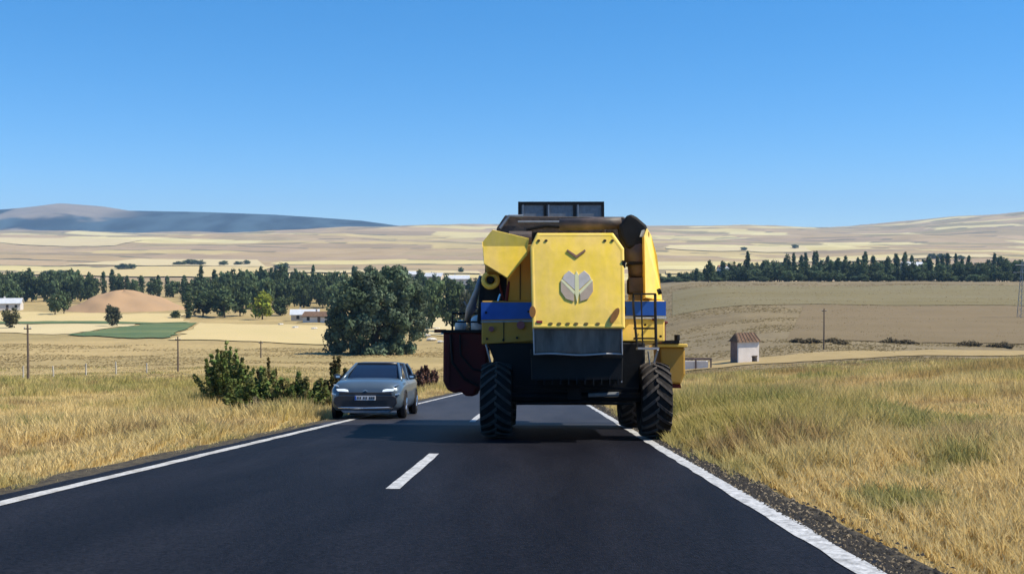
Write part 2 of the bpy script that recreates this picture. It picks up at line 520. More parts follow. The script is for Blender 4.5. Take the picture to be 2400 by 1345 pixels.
# mountain ridge on the left, bare on its near flank and wooded on top
def ridge():
    nx, ny = 420, 90
    xs = np.linspace(-4300, 900, nx)
    ys = np.linspace(5300, 8200, ny)
    X, Y = np.meshgrid(xs, ys)
    px = 1247 + 2400 * X / 6700
    crest_py = np.interp(px, [-400, 0, 70, 150, 235, 300, 480, 650, 750, 850, 945, 1050, 1200, 1500], [500, 484, 478, 468, 475, 486, 490, 497, 504, 512, 526, 534, 545, 560])
    crest = (610 - crest_py) / 2400 * 6700
    t = np.clip(1 - np.abs(Y - 6700) / 1500, 0, 1)
    prof = t * t * (3 - 2 * t)
    n = fbm(X / 420, Y / 420, 91, 5)
    Z = 60 + (crest - 60) * prof * (0.93 + 0.14 * (n - 0.5) * (1 - prof) * 4) + (n - 0.5) * 60 * (1 - prof)
    bare = 0.95 * sstep(0.47, 0.58, fbm(X / 380, Y / 300, 97, 4)) * sstep(-2350, -2750, X)
    forest = np.array([.022, .036, .045])
    soil = np.array([.22, .18, .14])
    low = sstep(0.30, 0.16, prof + 0.25 * (n - 0.5))
    b = np.maximum(bare, low)[..., None]
    c = forest * (0.35 + 1.4 * sstep(0.3, 0.7, fbm(X / 130, Y / 200, 99, 5)))[..., None] * (1 - b) + soil * b
    idx = np.arange(nx * ny).reshape(ny, nx)
    f = np.stack([idx[:-1, :-1], idx[:-1, 1:], idx[1:, 1:], idx[1:, :-1]], -1).reshape(-1, 4)
    me = np_mesh('mountain', np.stack([X, Y, Z], -1).reshape(-1, 3), f, c.reshape(-1, 3))
    me.polygons.foreach_set('use_smooth', [True] * len(me.polygons))
    tag(obj('mountain', me, 'forest'), kind='structure')
ridge()

# the earth mound in the valley
def mound():
    x0, y0 = at(283, 480)
    n, k = 48, 14
    V, F = [], []
    for i in range(k):
        t = i / (k - 1)
        for j in range(n):
            a = 2 * math.pi * j / n
            r = 25 * (1 - t) ** 0.75 * (1 + 0.07 * math.sin(3 * a + 1) + 0.04 * math.sin(7 * a))
            x, y = x0 + r * math.cos(a) * 1.08, y0 + r * math.sin(a)
            h = 9.6 * (1 - (1 - t) ** 1.25) if t < 1 else 9.6
            V.append((x, y, Hf(x, y) * (1 - t) + Hf(x0, y0) * t - 0.3 + h + 0.35 * math.sin(5 * a + i)))
    for i in range(k - 1):
        for j in range(n):
            F.append((i * n + j, i * n + (j + 1) % n, (i + 1) * n + (j + 1) % n, (i + 1) * n + j))
    me = np_mesh('mound', np.array(V), np.array(F))
    me.polygons.foreach_set('use_smooth', [True] * len(me.polygons))
    tag(obj('mound', me, 'mound'), kind='structure')
mound()

# fields: bearing and distance of their corners
def fld(name, pts, m, lift=0.15, **k):
    patch(name, [at(*p) for p in pts], m, lift, **k)
fld('green_field', [(150, 292), (380, 262), (450, 372), (330, 368)], 'crop', 0.30, wob=4)
fld('stubble_field', [(400, 255), (800, 243), (770, 345), (455, 372)], 'straw', 0.22, wob=5)
fld('stubble_field', [(-120, 300), (140, 296), (330, 374), (-120, 350)], 'straw2', 0.18, wob=4)
fld('stubble_field', [(-150, 372), (430, 380), (420, 440), (-150, 455)], 'straw', 0.16, wob=5)
fld('dry_grass_field', [(-150, 352), (440, 374), (430, 380), (-150, 371)], 'crop', 0.34, nv=5)
fld('stubble_field', [(1004, 300), (1120, 270), (1120, 420), (985, 430)], 'straw2', 0.2, wob=8)
# pale fields on the far slope
for pts, m in (([(-60, 1240), (560, 1120), (640, 1560), (250, 1500)], 'straw'),
               ([(130, 1560), (620, 1580), (600, 1850), (330, 1800)], 'straw2'),
               ([(640, 1300), (1130, 1300), (1120, 1390), (700, 1400)], 'straw2'),
               ([(1560, 1250), (2050, 1290), (2000, 1390), (1560, 1350)], 'straw'),
               ([(1560, 2300), (1900, 2250), (1880, 2480), (1560, 2500)], 'straw2'),
               ([(1780, 1700), (2330, 1800), (2300, 1960), (1800, 1850)], 'straw2'),
               ([(-60, 2700), (260, 2600), (330, 2900), (-60, 3000)], 'straw2')):
    fld('pale_field', pts, m, 1.5)
fld('fallow_field', [(1575, 300), (2560, 300), (2560, 470), (1575, 440)], 'fallow', 0.12, nu=90, nv=30)
fld('fallow_field', [(1840, 176), (2560, 172), (2560, 296), (1880, 296)], 'fallow2', 0.12, nu=90, nv=30)
fld('dirt_track', [(1560, 136), (2560, 146), (2560, 163), (1560, 149)], 'track', 0.10, nu=90, nv=8)

# ------------------------------------------------------------------ road
def strip(name, xa, xb, y0, y1, lift, m, step=0.8, wob=0.0, kind='structure', seed=0):
    ys = np.arange(y0, y1 + step * 0.5, step)
    fa = xa(ys) if callable(xa) else np.full_like(ys, xa)
    fb = xb(ys) if callable(xb) else np.full_like(ys, xb)
    if wob:
        fa = fa + wob * (fbm(ys * 1.7, ys * 0 + seed, 4) - 0.5)
        fb = fb + wob * (fbm(ys * 1.7, ys * 0 + seed + 9, 4) - 0.5)
    z = road_z(ys) + lift
    V = np.concatenate([np.column_stack([fa, ys, z]), np.column_stack([fb, ys, z])])
    n = len(ys)
    i = np.arange(n - 1)
    f = np.column_stack([i, i + n, i + n + 1, i + 1])
    me = np_mesh(name, V, f)
    return tag(obj(name, me, m), kind=kind)
strip('road', lambda y: edge_l(y) - 0.42, LINE_R + 0.28, -9, 23.0, 0.0, 'asphalt', wob=0.10, step=0.32)
strip('road', lambda y: edge_l(y) - 0.42, LINE_R + 0.28, 23.0, 420, 0.0, 'pale_asphalt', wob=0.10, step=0.4)
strip('road_shoulder', LINE_R + 0.10, LINE_R + 0.56, -9, 420, -0.012, 'shoulder', wob=0.35, step=0.35, seed=3)
strip('road_shoulder', lambda y: edge_l(y) - 0.85, lambda y: edge_l(y) - 0.2, -9, 420, -0.012, 'shoulder', wob=0.25, step=0.35, seed=5)
strip('edge_line', lambda y: edge_l(y) - 0.17, edge_l, -9, 300, 0.005, 'paint_old', step=0.3, wob=0.05)
strip('edge_line', LINE_R - 0.01, LINE_R + 0.18, -9, 300, 0.005, 'paint', step=0.2, wob=0.06)
for k in range(-1, 9):
    strip('centre_dash', -1.44 - 0.075, -1.44 + 0.075, 10.5 + 14 * k, 15.0 + 14 * k, 0.005, 'paint', step=0.3, wob=0.02)

# ------------------------------------------------------------------ combine harvester
def harvester():
    hx, hy = 0.774, 18.6
    root = empty('combine_harvester', (hx, hy, float(road_z(hy)) + 0.006), (-math.atan(SLOPE), 0, 0))
    tag(root, 'yellow combine harvester with blue stripe driving away down the road', 'combine harvester')
    def B(): return MB()
    ZB, YB, LEAN = 1.93, -1.58, 0.285
    fy = lambda z, off=0.0: YB + LEAN * (z - ZB) - off
    # rear hood: a bulged pressed panel with a flanged rim over a deep shell
    out = [(-0.69, 3.61), (0.64, 3.61), (0.82, 3.33), (0.79, 1.93), (-0.77, 1.93), (-0.805, 3.36)]
    cx, cz = 0.0, 2.77
    m = B()
    rings = []
    for sc_, off in ((1.0, -0.06), (1.0, -0.01), (0.985, 0.008), (0.95, 0.012), (0.92, 0.008), (0.6, 0.020), (0.0, 0.026)):
        rings.append([(cx + (x - cx) * sc_, fy(cz + (z - cz) * sc_, off), cz + (z - cz) * sc_) for x, z in out])
    n = len(out)
    vs = [(x, 1.0, z) for x, z in out]
    for r in rings: vs += r
    fs = [tuple(range(n - 1, -1, -1))]
    for k in range(len(rings)):
        for i in range(n):
            fs.append((k * n + i, k * n + (i + 1) % n, (k + 1) * n + (i + 1) % n, (k + 1) * n + i))
    m.add(vs, fs)
    hood = m.build('rear_hood', 'yellow', root, bevel=0.03)
    # fittings on the hood
    def on_face(name, poly, mt, th=0.014, off=0.018):
        b = B()
        k = len(poly)
        b.add([(x, fy(z, off + th), z) for x, z in poly] + [(x, fy(z, off - 0.03), z) for x, z in poly],
              [tuple(range(k)), tuple(range(2 * k - 1, k - 1, -1))] + [(i, k + i, k + (i + 1) % k, (i + 1) % k) for i in range(k)])
        return b.build(name, mt, hood, bevel=0.003)
    def disc(x, z, rx, rz, ang=0, k=14):
        return [(x + rx * math.cos(t) * math.cos(ang) - rz * math.sin(t) * math.sin(ang), z + rx * math.cos(t) * math.sin(ang) + rz * math.sin(t) * math.cos(ang)) for t in [2 * math.pi * i / k for i in range(k)]]
    for x in (-0.66, -0.53, 0.49, 0.62): on_face('bolt', disc(x, 3.47, 0.028, 0.02), 'black', 0.010)
    for x in (-0.46, -0.315, -0.17, -0.03, 0.14, 0.335): on_face('vent_slot', disc(x, 2.01, 0.038, 0.022), 'hole', 0.004)
    on_face('marker_light', disc(-0.765, 2.21, 0.055, 0.10), 'amber', 0.045)
    on_face('marker_light', disc(0.62, 2.15, 0.055, 0.145, -0.5), 'amber', 0.045)
    ex, ez = -0.01, 2.655
    for sx in (-1, 1):
        on_face('emblem_leaf', [(ex + sx * a, ez + b) for a, b in ((.035, .20), (.035, -.07), (.245, .13), (.215, .20), (.13, .275))], 'emblem', 0.008, 0.032)
        on_face('emblem_leaf', [(ex + sx * a, ez + b) for a, b in ((.275, .09), (.05, -.14), (.055, -.265), (.19, -.22), (.275, -.09))], 'emblem_dark', 0.008, 0.032)
        on_face('emblem_vein', [(ex + sx * a, ez + b) for a, b in ((.250, .125), (.275, .095), (.045, -.15), (.035, -.09))], 'emblem_line', 0.010, 0.032)
        on_face('emblem_chevron', [(ex + sx * a, 3.225 + b) for a, b in ((0, -.075), (.165, .055), (.15, .085), (0, -.02))], 'emblem_mark', 0.010, 0.032)
    on_face('emblem_stem', [(ex - .032, ez + .20), (ex, ez + .27), (ex + .032, ez + .20), (ex + .035, ez - .13), (ex, ez - .29), (ex - .035, ez - .13)], 'emblem_mid', 0.011, 0.032)
    # rubber flap below, with folds and a pale hem
    b = B()
    W, Hh = 22, 8
    vs, fs = [], []
    for j in range(Hh):
        for i in range(W):
            s, t = i / (W - 1), j / (Hh - 1)
            x = -0.752 + 1.494 * s + 0.012 * t
            z = 1.935 - 0.44 * t + 0.012 * math.sin(9 * s) * t
            vs.append((x, -1.50 + 0.05 * t + 0.022 * math.sin(5 + 13 * s + 2.5 * t) * (0.3 + t), z))
    for j in range(Hh - 1):
        for i in range(W - 1):
            fs.append((j * W + i, j * W + i + 1, (j + 1) * W + i + 1, (j + 1) * W + i))
    b.add(vs, fs)
    fl = b.build('flap', 'flap', root, smooth=True)
    s_ = fl.modifiers.new('solid', 'SOLIDIFY'); s_.thickness = 0.012
    hem = [(vs[i][0], vs[i][1] - 0.012, vs[i][2]) for i in range(0, W * (Hh - 1) + 1, W)]
    hem += [(vs[(Hh - 1) * W + i][0], vs[(Hh - 1) * W + i][1] - 0.012, vs[(Hh - 1) * W + i][2]) for i in range(1, W)]
    hem += [(vs[(j + 1) * W - 1][0], vs[(j + 1) * W - 1][1] - 0.012, vs[(j + 1) * W - 1][2]) for j in range(Hh - 2, -1, -1)]
    B().tube(hem, 0.013, 5).build('hem', 'flap_edge', fl)
    B().box(-0.76, 0.75, -1.52, -1.44, 1.925, 1.955).build('hem', 'flap_edge', fl)
    # threshing body behind the hood
    B().prism([(-1.20, 1.5), (0.84, 1.5), (0.84, 3.0), (-1.20, 3.0)], 0.10, 4.6).build('threshing_body', 'yellow_shaded', root, bevel=0.02)
    # lower side panels with the stripe
    lp = B().prism([(-1.70, 1.70), (-0.74, 1.76), (-0.74, 2.50), (-1.70, 2.50)], -0.02, 4.2).build('side_panel', 'yellow_shaded', root, bevel=0.02)
    B().prism([(-1.712, 2.15), (-0.73, 2.17), (-0.73, 2.47), (-1.712, 2.47)], -0.032, 4.1).build('stripe', 'blue', lp)
    B().prism([(-1.716, 2.095), (-0.73, 2.115), (-0.73, 2.148), (-1.716, 2.128)], -0.036, 4.1).build('stripe_line', 'greyst', lp)
    rp = B().prism([(0.74, 1.76), (1.66, 1.76), (1.68, 2.52), (0.74, 2.52)], 0.02, 4.2, lean=0.15).build('side_panel', 'yellow', root, bevel=0.02)
    B().prism([(0.73, 2.235), (1.695, 2.235), (1.70, 2.50), (0.73, 2.50)], 0.07, 4.1, lean=0.10).build('stripe', 'blue', rp)
    B().prism([(0.73, 2.175), (1.700, 2.175), (1.700, 2.222), (0.73, 2.222)], 0.055, 4.1).build('stripe_line', 'white_sack', rp)
    # upper left shield, a folded pentagonal guard standing proud of the body
    sh = B().prism([(-1.49, 3.76), (-0.83, 3.60), (-0.865, 3.29), (-1.21, 2.865), (-1.64, 3.13), (-1.675, 3.53)], -0.62, -0.46, lean=0.27).build('upper_shield', 'yellow', root, bevel=0.07)
    B().box(-1.62, -1.30, -0.40, 1.8, 3.0, 3.62).build('shield_side', 'yellow_shaded', sh, bevel=0.05)
    B().prism([(-1.24, 2.50), (-0.78, 2.50), (-0.78, 3.55), (-1.24, 3.45)], 0.0, 1.2).build('straw_walker_wall', 'yellow_shaded', root, bevel=0.015)
    # upper right side panel: bevelled so its rear face turns to the sun
    b = B()
    o1 = [(1.34, 3.84), (1.36, 2.55)]
    b.add([(1.30, -0.10, 2.55), (1.69, 0.55, 2.55), (1.60, 0.55, 3.40), (1.49, 0.55, 3.80), (1.37, 0.15, 3.88), (1.29, -0.10, 3.70),
           (1.30, 3.2, 2.55), (1.69, 3.2, 2.55), (1.60, 3.2, 3.40), (1.49, 3.2, 3.80), (1.37, 3.2, 3.88), (1.29, 3.2, 3.70)],
          [(0, 1, 2, 3, 4, 5), (11, 10, 9, 8, 7, 6)] + [(i, i + 6, (i + 1) % 6 + 6, (i + 1) % 6) for i in range(6)])
    b.build('upper_side_panel', 'yellow', root, bevel=0.015)
    # engine deck
    dk = B().prism([(-1.45, 3.55), (1.28, 3.55), (1.28, 4.08), (1.0, 4.21), (-1.05, 4.23), (-1.30, 4.25), (-1.47, 3.99)], 1.0, 3.4).build('engine_deck', 'deck', root, bevel=0.02)
    for i in range(9):
        B().box(-0.75 + 0.16 * i, -0.65 + 0.16 * i, 0.965, 1.02, 3.68, 3.90).build('louvre', 'black', dk)
    B().tube([(-1.40, 0.95, 3.98), (-1.22, 0.95, 4.22), (-0.95, 0.95, 4.22)], 0.03, 6).build('guard_rail', 'greyst', dk)
    B().tube([(-1.05, 0.92, 4.10), (0.60, 0.92, 4.10)], 0.022, 6).build('guard_rail', 'greyst', dk)
    B().tube([(0.30, 0.90, 4.17), (0.56, 0.90, 4.15), (0.62, 0.90, 3.95), (0.62, 0.92, 3.62)], 0.03, 6).build('hose', 'duct', dk)
    B().tube([(-0.9, 0.90, 3.62), (-0.86, 0.88, 3.95), (-0.5, 0.88, 4.02), (0.1, 0.90, 3.98)], 0.035, 6).build('hose', 'black', dk)
    B().lathe_x([(-0.22, 0.0), (-0.22, 0.13), (0.22, 0.13), (0.22, 0.0)], 14, (-1.0, 0.85, 3.78)).build('air_cleaner', 'duct', dk, smooth=False)
    # grain tank extension: frame with three grey panels on each side
    cg = B().prism([(-1.08, 4.40), (0.75, 4.40), (0.75, 4.44), (-1.08, 4.44)], 2.55, 4.3).build('tank_extension', 'black', root)
    for y in (2.58, 4.27):
        B().box(-1.07, 0.745, y - 0.03, y + 0.03, 4.70, 4.77).build('top_rail', 'black', cg)
        for x in (-1.04, -0.50, 0.12, 0.715):
            B().box(x - 0.03, x + 0.03, y - 0.035, y + 0.035, 4.43, 4.72).build('post', 'black', cg)
        for x0, x1 in ((-1.01, -0.53), (-0.47, 0.09), (0.15, 0.685)):
            B().box(x0, x1, y - 0.008, y + 0.008, 4.44, 4.70).build('tank_panel', 'mesh_panel', cg)
            B().box(x0 + 0.03, x0 + 0.06, y - 0.045, y - 0.012, 4.42, 4.70).build('edge_strip', 'greyst', cg)
    for x in (-1.04, 0.715):
        B().box(x - 0.03, x + 0.03, 2.6, 4.25, 4.70, 4.77).build('top_rail', 'black', cg)
        B().box(x - 0.01, x + 0.01, 2.6, 4.25, 4.44, 4.70).build('tank_panel', 'mesh_panel', cg)
    B().box(-1.08, 0.75, 2.50, 2.54, 4.395, 4.425).build('lower_rail', 'greyst', cg)
    B().box(-1.25, 1.15, 2.2, 4.4, 4.0, 4.398).build('grain_tank', 'deck', root, bevel=0.03)
    # unloading auger: cross tube, elbow hood and down pipe
    au = B().tube([(-0.25, 0.62, 4.00), (0.55, 0.58, 4.02), (0.92, 0.52, 4.02)], 0.115, 14).build('auger_tube', 'duct', root, smooth=True)
    B().prism([(0.86, 3.93), (1.00, 4.12), (1.09, 4.16), (1.20, 4.10), (1.37, 3.95), (1.43, 3.80), (1.42, 3.58), (1.02, 3.50), (0.90, 3.72)], 0.26, 0.74).build('elbow_hood', 'black', au, bevel=0.05)
    B().tube([(1.21, 0.48, 3.62), (1.22, 0.47, 3.35), (1.23, 0.46, 3.06), (1.235, 0.46, 2.98)], [0.225, 0.215, 0.185, 0.17], 14).build('down_pipe', 'duct', au, smooth=True)
    B().box(1.03, 1.44, 0.24, 0.66, 2.665, 2.96).build('gear_housing', 'duct', au, bevel=0.03)
    B().prism([(1.24, 3.72), (1.38, 3.72), (1.33, 3.86), (1.28, 3.84)], 0.245, 0.27).build('warning_sticker', 'white_sack', au)
    B().box(1.02, 1.45, 0.22, 0.68, 3.20, 3.25).build('clamp_ring', 'black', au)
    # left drive: pulley disc, belts, dark bay
    B().box(-1.66, -1.24, 0.32, 1.2, 2.50, 3.2).build('belt_bay', 'black', root)
    pu = B().lathe_x([(-0.05, 0.0), (-0.05, 0.06)], 20).mesh('pulley')
    b = B()
    k = 28
    for (r0, r1, y0, y1) in ((0.075, 0.175, 0.16, 0.21),):
        vs, fs = [], []
        for r, y in ((r0, y0 + 0.03), (r0 + 0.03, y0), (r1, y0 + 0.02), (r1, y1), (r0, y1)):
            vs += [(-1.55 + r * math.cos(2 * math.pi * i / k), y, 2.90 + r * math.sin(2 * math.pi * i / k)) for i in range(k)]
        for j in range(5):
            for i in range(k):
                fs.append((j * k + i, j * k + (i + 1) % k, ((j + 1) % 5) * k + (i + 1) % k, ((j + 1) % 5) * k + i))
        b.add(vs, fs)
    pl = b.build('pulley', 'yellow', root, smooth=True)
    B().tube([(-1.55, 0.10, 2.90), (-1.55, 0.35, 2.90)], 0.06, 12).build('hub', 'black', pl)
    B().tube([(-1.39, 0.2, 2.84), (-1.30, 0.25, 2.52)], 0.02, 6).build('belt', 'red', root)
    B().tube([(-1.20, 0.02, 2.86), (-1.25, -0.02, 2.50)], 0.03, 6).build('belt_guard', 'red', root)
    B().tube([(-1.36, -0.03, 2.62), (-1.40, -0.05, 2.49)], 0.02, 6).build('latch', 'chrome', root)
    # lamps on the left lower panel
    b = B()
    b.tube([(-0.98, -0.10, 2.05), (-0.98, -0.02, 2.05)], 0.075, 14)
    b.build('tail_lamp', 'redlens', root)
    B().tube([(-1.52, -0.09, 1.98), (-1.52, -0.01, 1.98)], 0.05, 12).build('tail_lamp', 'redlens', root)
    # underside: chopper, belly, axles
    B().prism([(-0.78, 1.05), (0.78, 1.05), (0.80, 1.60), (-0.80, 1.60)], -1.15, 0.2).build('straw_chopper', 'black', root, bevel=0.02)
    B().prism([(-1.45, 1.35), (-1.15, 0.80), (1.15, 0.80), (1.30, 1.35), (1.30, 1.74), (-1.60, 1.72)], 0.0, 4.4).build('belly', 'black', root, bevel=0.03)
    B().tube([(-1.2, 0, 0.74), (1.2, 0, 0.74)], 0.09, 8).build('rear_axle', 'black', root)
    B().box(-0.12, 0.12, -0.12, 0.12, 0.70, 1.0).build('axle_pivot', 'black', root)
    B().tube([(-1.16, 3.7, 0.84), (1.16, 3.7, 0.84)], 0.14, 8).build('front_axle', 'black', root)
    B().tube([(-1.62, -0.05, 1.70), (-1.50, -0.05, 1.25)], 0.018, 6).build('brace', 'greyst', root)
    B().tube([(0.765, -1.1, 1.5), (0.765, -1.12, 1.02)], 0.012, 6).build('brace', 'greyst', root)
    B().tube([(-1.1, -0.3, 0.93), (1.15, -0.3, 0.90)], 0.02, 6).build('hydraulic_line', 'black', root)
    for i in range(11):
        B().box(-0.70 + 0.14 * i - 0.012, -0.70 + 0.14 * i + 0.012, -1.22, -1.0, 0.98, 1.10).build('chopper_fin', 'black', root)
    B().box(-0.80, 0.80, -1.19, -1.155, 1.44, 1.48).build('chopper_rail', 'black', root)
    B().tube([(-1.05, -0.16, 0.62), (0.2, -0.18, 0.66), (1.05, -0.16, 0.62)], 0.022, 6).build('tie_rod', 'black', root)
    B().tube([(0.25, -0.14, 0.78), (0.80, -0.16, 0.80)], 0.04, 8).build('steering_cylinder', 'greyst', root)
    for x, z in ((-1.60, 1.80), (-1.30, 1.78), (-1.05, 1.82), (-1.62, 2.28), (-0.84, 2.30), (1.58, 1.85), (1.30, 2.06)):
        B().tube([(x, -0.06, z), (x, 0.02, z)], 0.022, 8).build('bolt', 'black', root)
    B().box(-1.30, -1.285, -0.032, 0.0, 1.74, 2.14).build('panel_seam', 'black', root)
    B().box(-1.0, -0.985, -0.012, 0.03, 2.52, 3.40).build('panel_seam', 'black', root)
    for z in (3.05, 2.25):
        B().box(0.775, 0.835, -1.28, -1.18, z - 0.06, z + 0.06).build('hood_hinge', 'black', hood)
    on_face('reflector', [(-0.70, 2.02), (-0.60, 2.02), (-0.60, 2.06), (-0.70, 2.06)], 'redlens', 0.008)
    # wheels
    def lug_mesh(R, hw, sgn, nm):
        bb = MB()
        secs = 4
        vs = []
        for j in range(secs + 1):
            s = j / secs
            x = sgn * (-0.02 + (hw + 0.01) * s)
            ph = 0.10 - 0.36 * s
            th = 0.058
            rr = R - 0.06 * s ** 2.2
            for dp, r in ((th, rr - 0.03), (th * 0.8, rr + 0.035), (-th * 0.8, rr + 0.035), (-th, rr - 0.03)):
                vs.append((x, -r * math.cos(ph + dp), r * math.sin(ph + dp)))
        fs = []
        for j in range(secs):
            for q in range(4):
                fs.append((j * 4 + q, j * 4 + (q + 1) % 4, j * 4 + 4 + (q + 1) % 4, j * 4 + 4 + q))
        fs += [(0, 1, 2, 3), tuple(secs * 4 + q for q in (3, 2, 1, 0))]
        bb.add(vs, fs)
        me = bb.mesh(nm)
        me.materials.append(M['lug'])
        return me
    def wheel(name, x, y, R, hw, nl):
        prof = [(-hw * 0.7, R * 0.52), (-hw * 0.98, R * 0.62), (-hw, R * 0.82), (-hw * 0.9, R * 0.94), (-hw * 0.5, R * 0.985), (0, R), (hw * 0.5, R * 0.985), (hw * 0.9, R * 0.94), (hw, R * 0.82), (hw * 0.98, R * 0.62), (hw * 0.7, R * 0.52)]
        w = B().lathe_x(prof, 40).build('wheel', 'rubber', root, smooth=True, loc=(x, y, R + 0.03))
        rim = B()
        rim.lathe_x([(-hw * 0.72, R * 0.54), (-hw * 0.5, R * 0.46), (-hw * 0.1, R * 0.40), (-hw * 0.1, R * 0.12), (-hw * 0.3, R * 0.11), (-hw * 0.3, 0.0)], 24)
        rim.lathe_x([(hw * 0.72, R * 0.54), (hw * 0.5, R * 0.46), (hw * 0.1, R * 0.40), (hw * 0.1, R * 0.12), (hw * 0.3, R * 0.11), (hw * 0.3, 0.0)], 24)
        rim.build('rim', 'greyst', w)
        for sgn in (-1, 1):
            me = lug_mesh(R, hw, sgn, 'lug')
            for q in range(nl):
                o = bpy.data.objects.new('lug', me)
                COL.objects.link(o)
                o.parent = w
                o.rotation_euler = (2 * math.pi * (q + (0.5 if sgn > 0 else 0)) / nl, 0, 0)
        return w
    wheel('wheel', 1.45, 0.0, 0.66, 0.275, 20)
    wheel('wheel', -1.42, 0.0, 0.66, 0.285, 20)
    wheel('wheel', 1.37, 3.7, 0.80, 0.25, 22)
    wheel('wheel', -1.37, 3.7, 0.80, 0.25, 22)
    # ladder and rail on the right rear
    ld = B().tube([(1.05, -0.35, 2.60), (1.05, -0.42, 2.35), (1.10, -0.50, 1.66)], 0.022, 6).build('ladder', 'black', root)
    B().tube([(1.45, -0.35, 2.60), (1.44, -0.42, 2.35), (1.44, -0.50, 1.60)], 0.026, 6).build('stile', 'black', ld)
    B().tube([(1.19, -0.40, 2.62), (1.20, -0.52, 1.66)], 0.014, 6).build('stile', 'black', ld)
    for z in (2.60, 2.20, 1.98, 1.80):
        B().tube([(1.05, -0.38, z), (1.46, -0.38, z)], 0.016, 6).build('rung', 'black', ld)
    B().prism([(1.10, 1.60), (1.48, 1.60), (1.48, 1.635), (1.10, 1.635)], -0.62, -0.30).build('step', 'flap_edge', ld)
    B().tube([(1.50, -0.30, 2.64), (1.56, -0.30, 2.66)], 0.055, 10).build('marker_light', 'black', ld)
    B().tube([(1.45, 0.0, 2.16), (1.86, 1.2, 2.16), (1.90, 2.6, 2.16), (1.90, 2.6, 1.80)], 0.024, 6).build('hand_rail', 'red', root)
    B().tube([(2.02, 3.0, 2.20), (2.02, 3.0, 1.80)], 0.045, 6).build('hand_rail', 'red', root)
    pf = B().box(1.68, 2.32, 2.75, 3.6, 1.79, 1.86).build('platform', 'black', root)
    B().tube([(2.28, 2.8, 1.86), (2.28, 2.8, 1.98)], 0.06, 8).build('post_cap', 'black', pf)
    B().tube([(1.50, -0.25, 1.60), (1.42, -0.1, 1.30), (1.36, -0.1, 1.12)], 0.018, 5).build('hydraulic_line', 'flap_edge', root)
    B().tube([(1.32, -0.28, 1.58), (1.36, -0.2, 1.30), (1.22, -0.2, 1.05)], 0.016, 5).build('hydraulic_line', 'greyst', root)
    # front fender box on the right, in yellow
    fb = B().prism([(1.93, 1.72), (1.95, 1.25), (2.08, 0.96), (2.36, 0.94), (2.46, 1.15), (2.46, 1.72)], 2.9, 4.1).build('fender_box', 'yellow_shaded', root, bevel=0.04)
    B().box(1.84, 2.50, 2.82, 4.15, 1.72, 1.79).build('lid', 'yellow', fb, bevel=0.015)
    B().prism([(2.10, 0.86), (2.38, 0.86), (2.36, 0.96), (2.14, 0.96)], 2.95, 3.4).build('drain', 'red', fb)
    # left front: dark red ladder box with rails, mirror arm, sacks
    rb = B().prism([(-2.66, 2.05), (-2.66, 1.0), (-2.56, 0.80), (-2.40, 0.74), (-2.28, 0.78), (-2.18, 0.68), (-1.98, 0.68), (-1.95, 0.80), (-1.72, 0.84), (-1.72, 2.02)], 2.9, 4.2).build('fender_box', 'red', root, bevel=0.05)
    B().box(-2.70, -1.70, 2.85, 4.25, 2.02, 2.08).build('lid', 'black', rb)
    B().tube([(-2.50, 2.84, 1.98), (-2.46, 2.82, 1.40), (-2.20, 2.82, 1.05), (-1.90, 2.84, 0.90)], 0.028, 6).build('hose', 'black', rb)
    B().tube([(-2.30, 2.84, 1.98), (-2.28, 2.82, 1.55), (-2.02, 2.82, 1.25), (-1.80, 2.84, 1.20)], 0.022, 6).build('hose', 'black', rb)
    B().box(-2.58, -2.52, 2.86, 2.92, 0.95, 1.95).build('edge_strip', 'red', rb)
    B().box(-2.85, -2.60, 2.86, 2.92, 2.02, 2.09).build('bracket', 'red', rb)
    rl = B().tube([(-2.45, 2.7, 2.06), (-2.45, 2.7, 2.42), (-1.78, 2.7, 2.42), (-1.78, 2.7, 2.06)], 0.025, 6).build('platform_rail', 'black', root)
    B().tube([(-2.45, 2.7, 2.24), (-1.78, 2.7, 2.24)], 0.018, 6).build('rail_bar', 'black', rl)
    B().tube([(-2.08, 2.7, 2.06), (-2.08, 2.7, 2.42)], 0.018, 6).build('rail_bar', 'black', rl)
    b = B()
    for (x, z, rx, rz) in ((-1.95, 2.20, 0.17, 0.20), (-2.30, 2.16, 0.13, 0.14)):
        vs, fs = [], []
        for i in range(7):
            a = math.pi * i / 6
            for j in range(12):
                t = 2 * math.pi * j / 12
                vs.append((x + rx * math.sin(a) * math.cos(t) * (1 + 0.08 * math.sin(5 * t + i)), 3.0 + 0.16 * math.sin(a) * math.sin(t), z + rz * math.cos(a)))
        for i in range(6):
            for j in range(12):
                fs.append((i * 12 + j, i * 12 + (j + 1) % 12, (i + 1) * 12 + (j + 1) % 12, (i + 1) * 12 + j))
        b = B(); b.add(vs, fs)
        b.build('sack', 'white_sack', root, smooth=True)
    B().tube([(-1.80, 1.5, 3.10), (-1.88, 1.6, 2.80), (-2.02, 1.8, 2.45), (-2.10, 2.0, 2.25)], [0.035, 0.06, 0.09, 0.05], 8).build('folded_arm', 'greyst', root, smooth=True)
    B().prism([(-1.86, 2.15), (-1.66, 2.10), (-1.70, 3.05), (-1.80, 3.08)], 1.3, 1.5).build('belt_guard', 'black', root, bevel=0.02)
    B().tube([(-2.16, 1.9, 2.62), (-2.02, 1.9, 2.42), (-1.92, 1.9, 2.50), (-1.80, 1.9, 2.38)], 0.02, 5).build('hydraulic_line', 'greyst', root)
    # cab in front, over the feeder
    cb = B().prism([(-0.95, 2.4), (0.95, 2.4), (0.98, 3.95), (-0.98, 3.95)], 4.7, 6.2).build('cab', 'glass', root, bevel=0.05)
    B().box(-1.02, 1.02, 4.6, 6.35, 3.95, 4.12).build('cab_roof', 'yellow', cb, bevel=0.04)
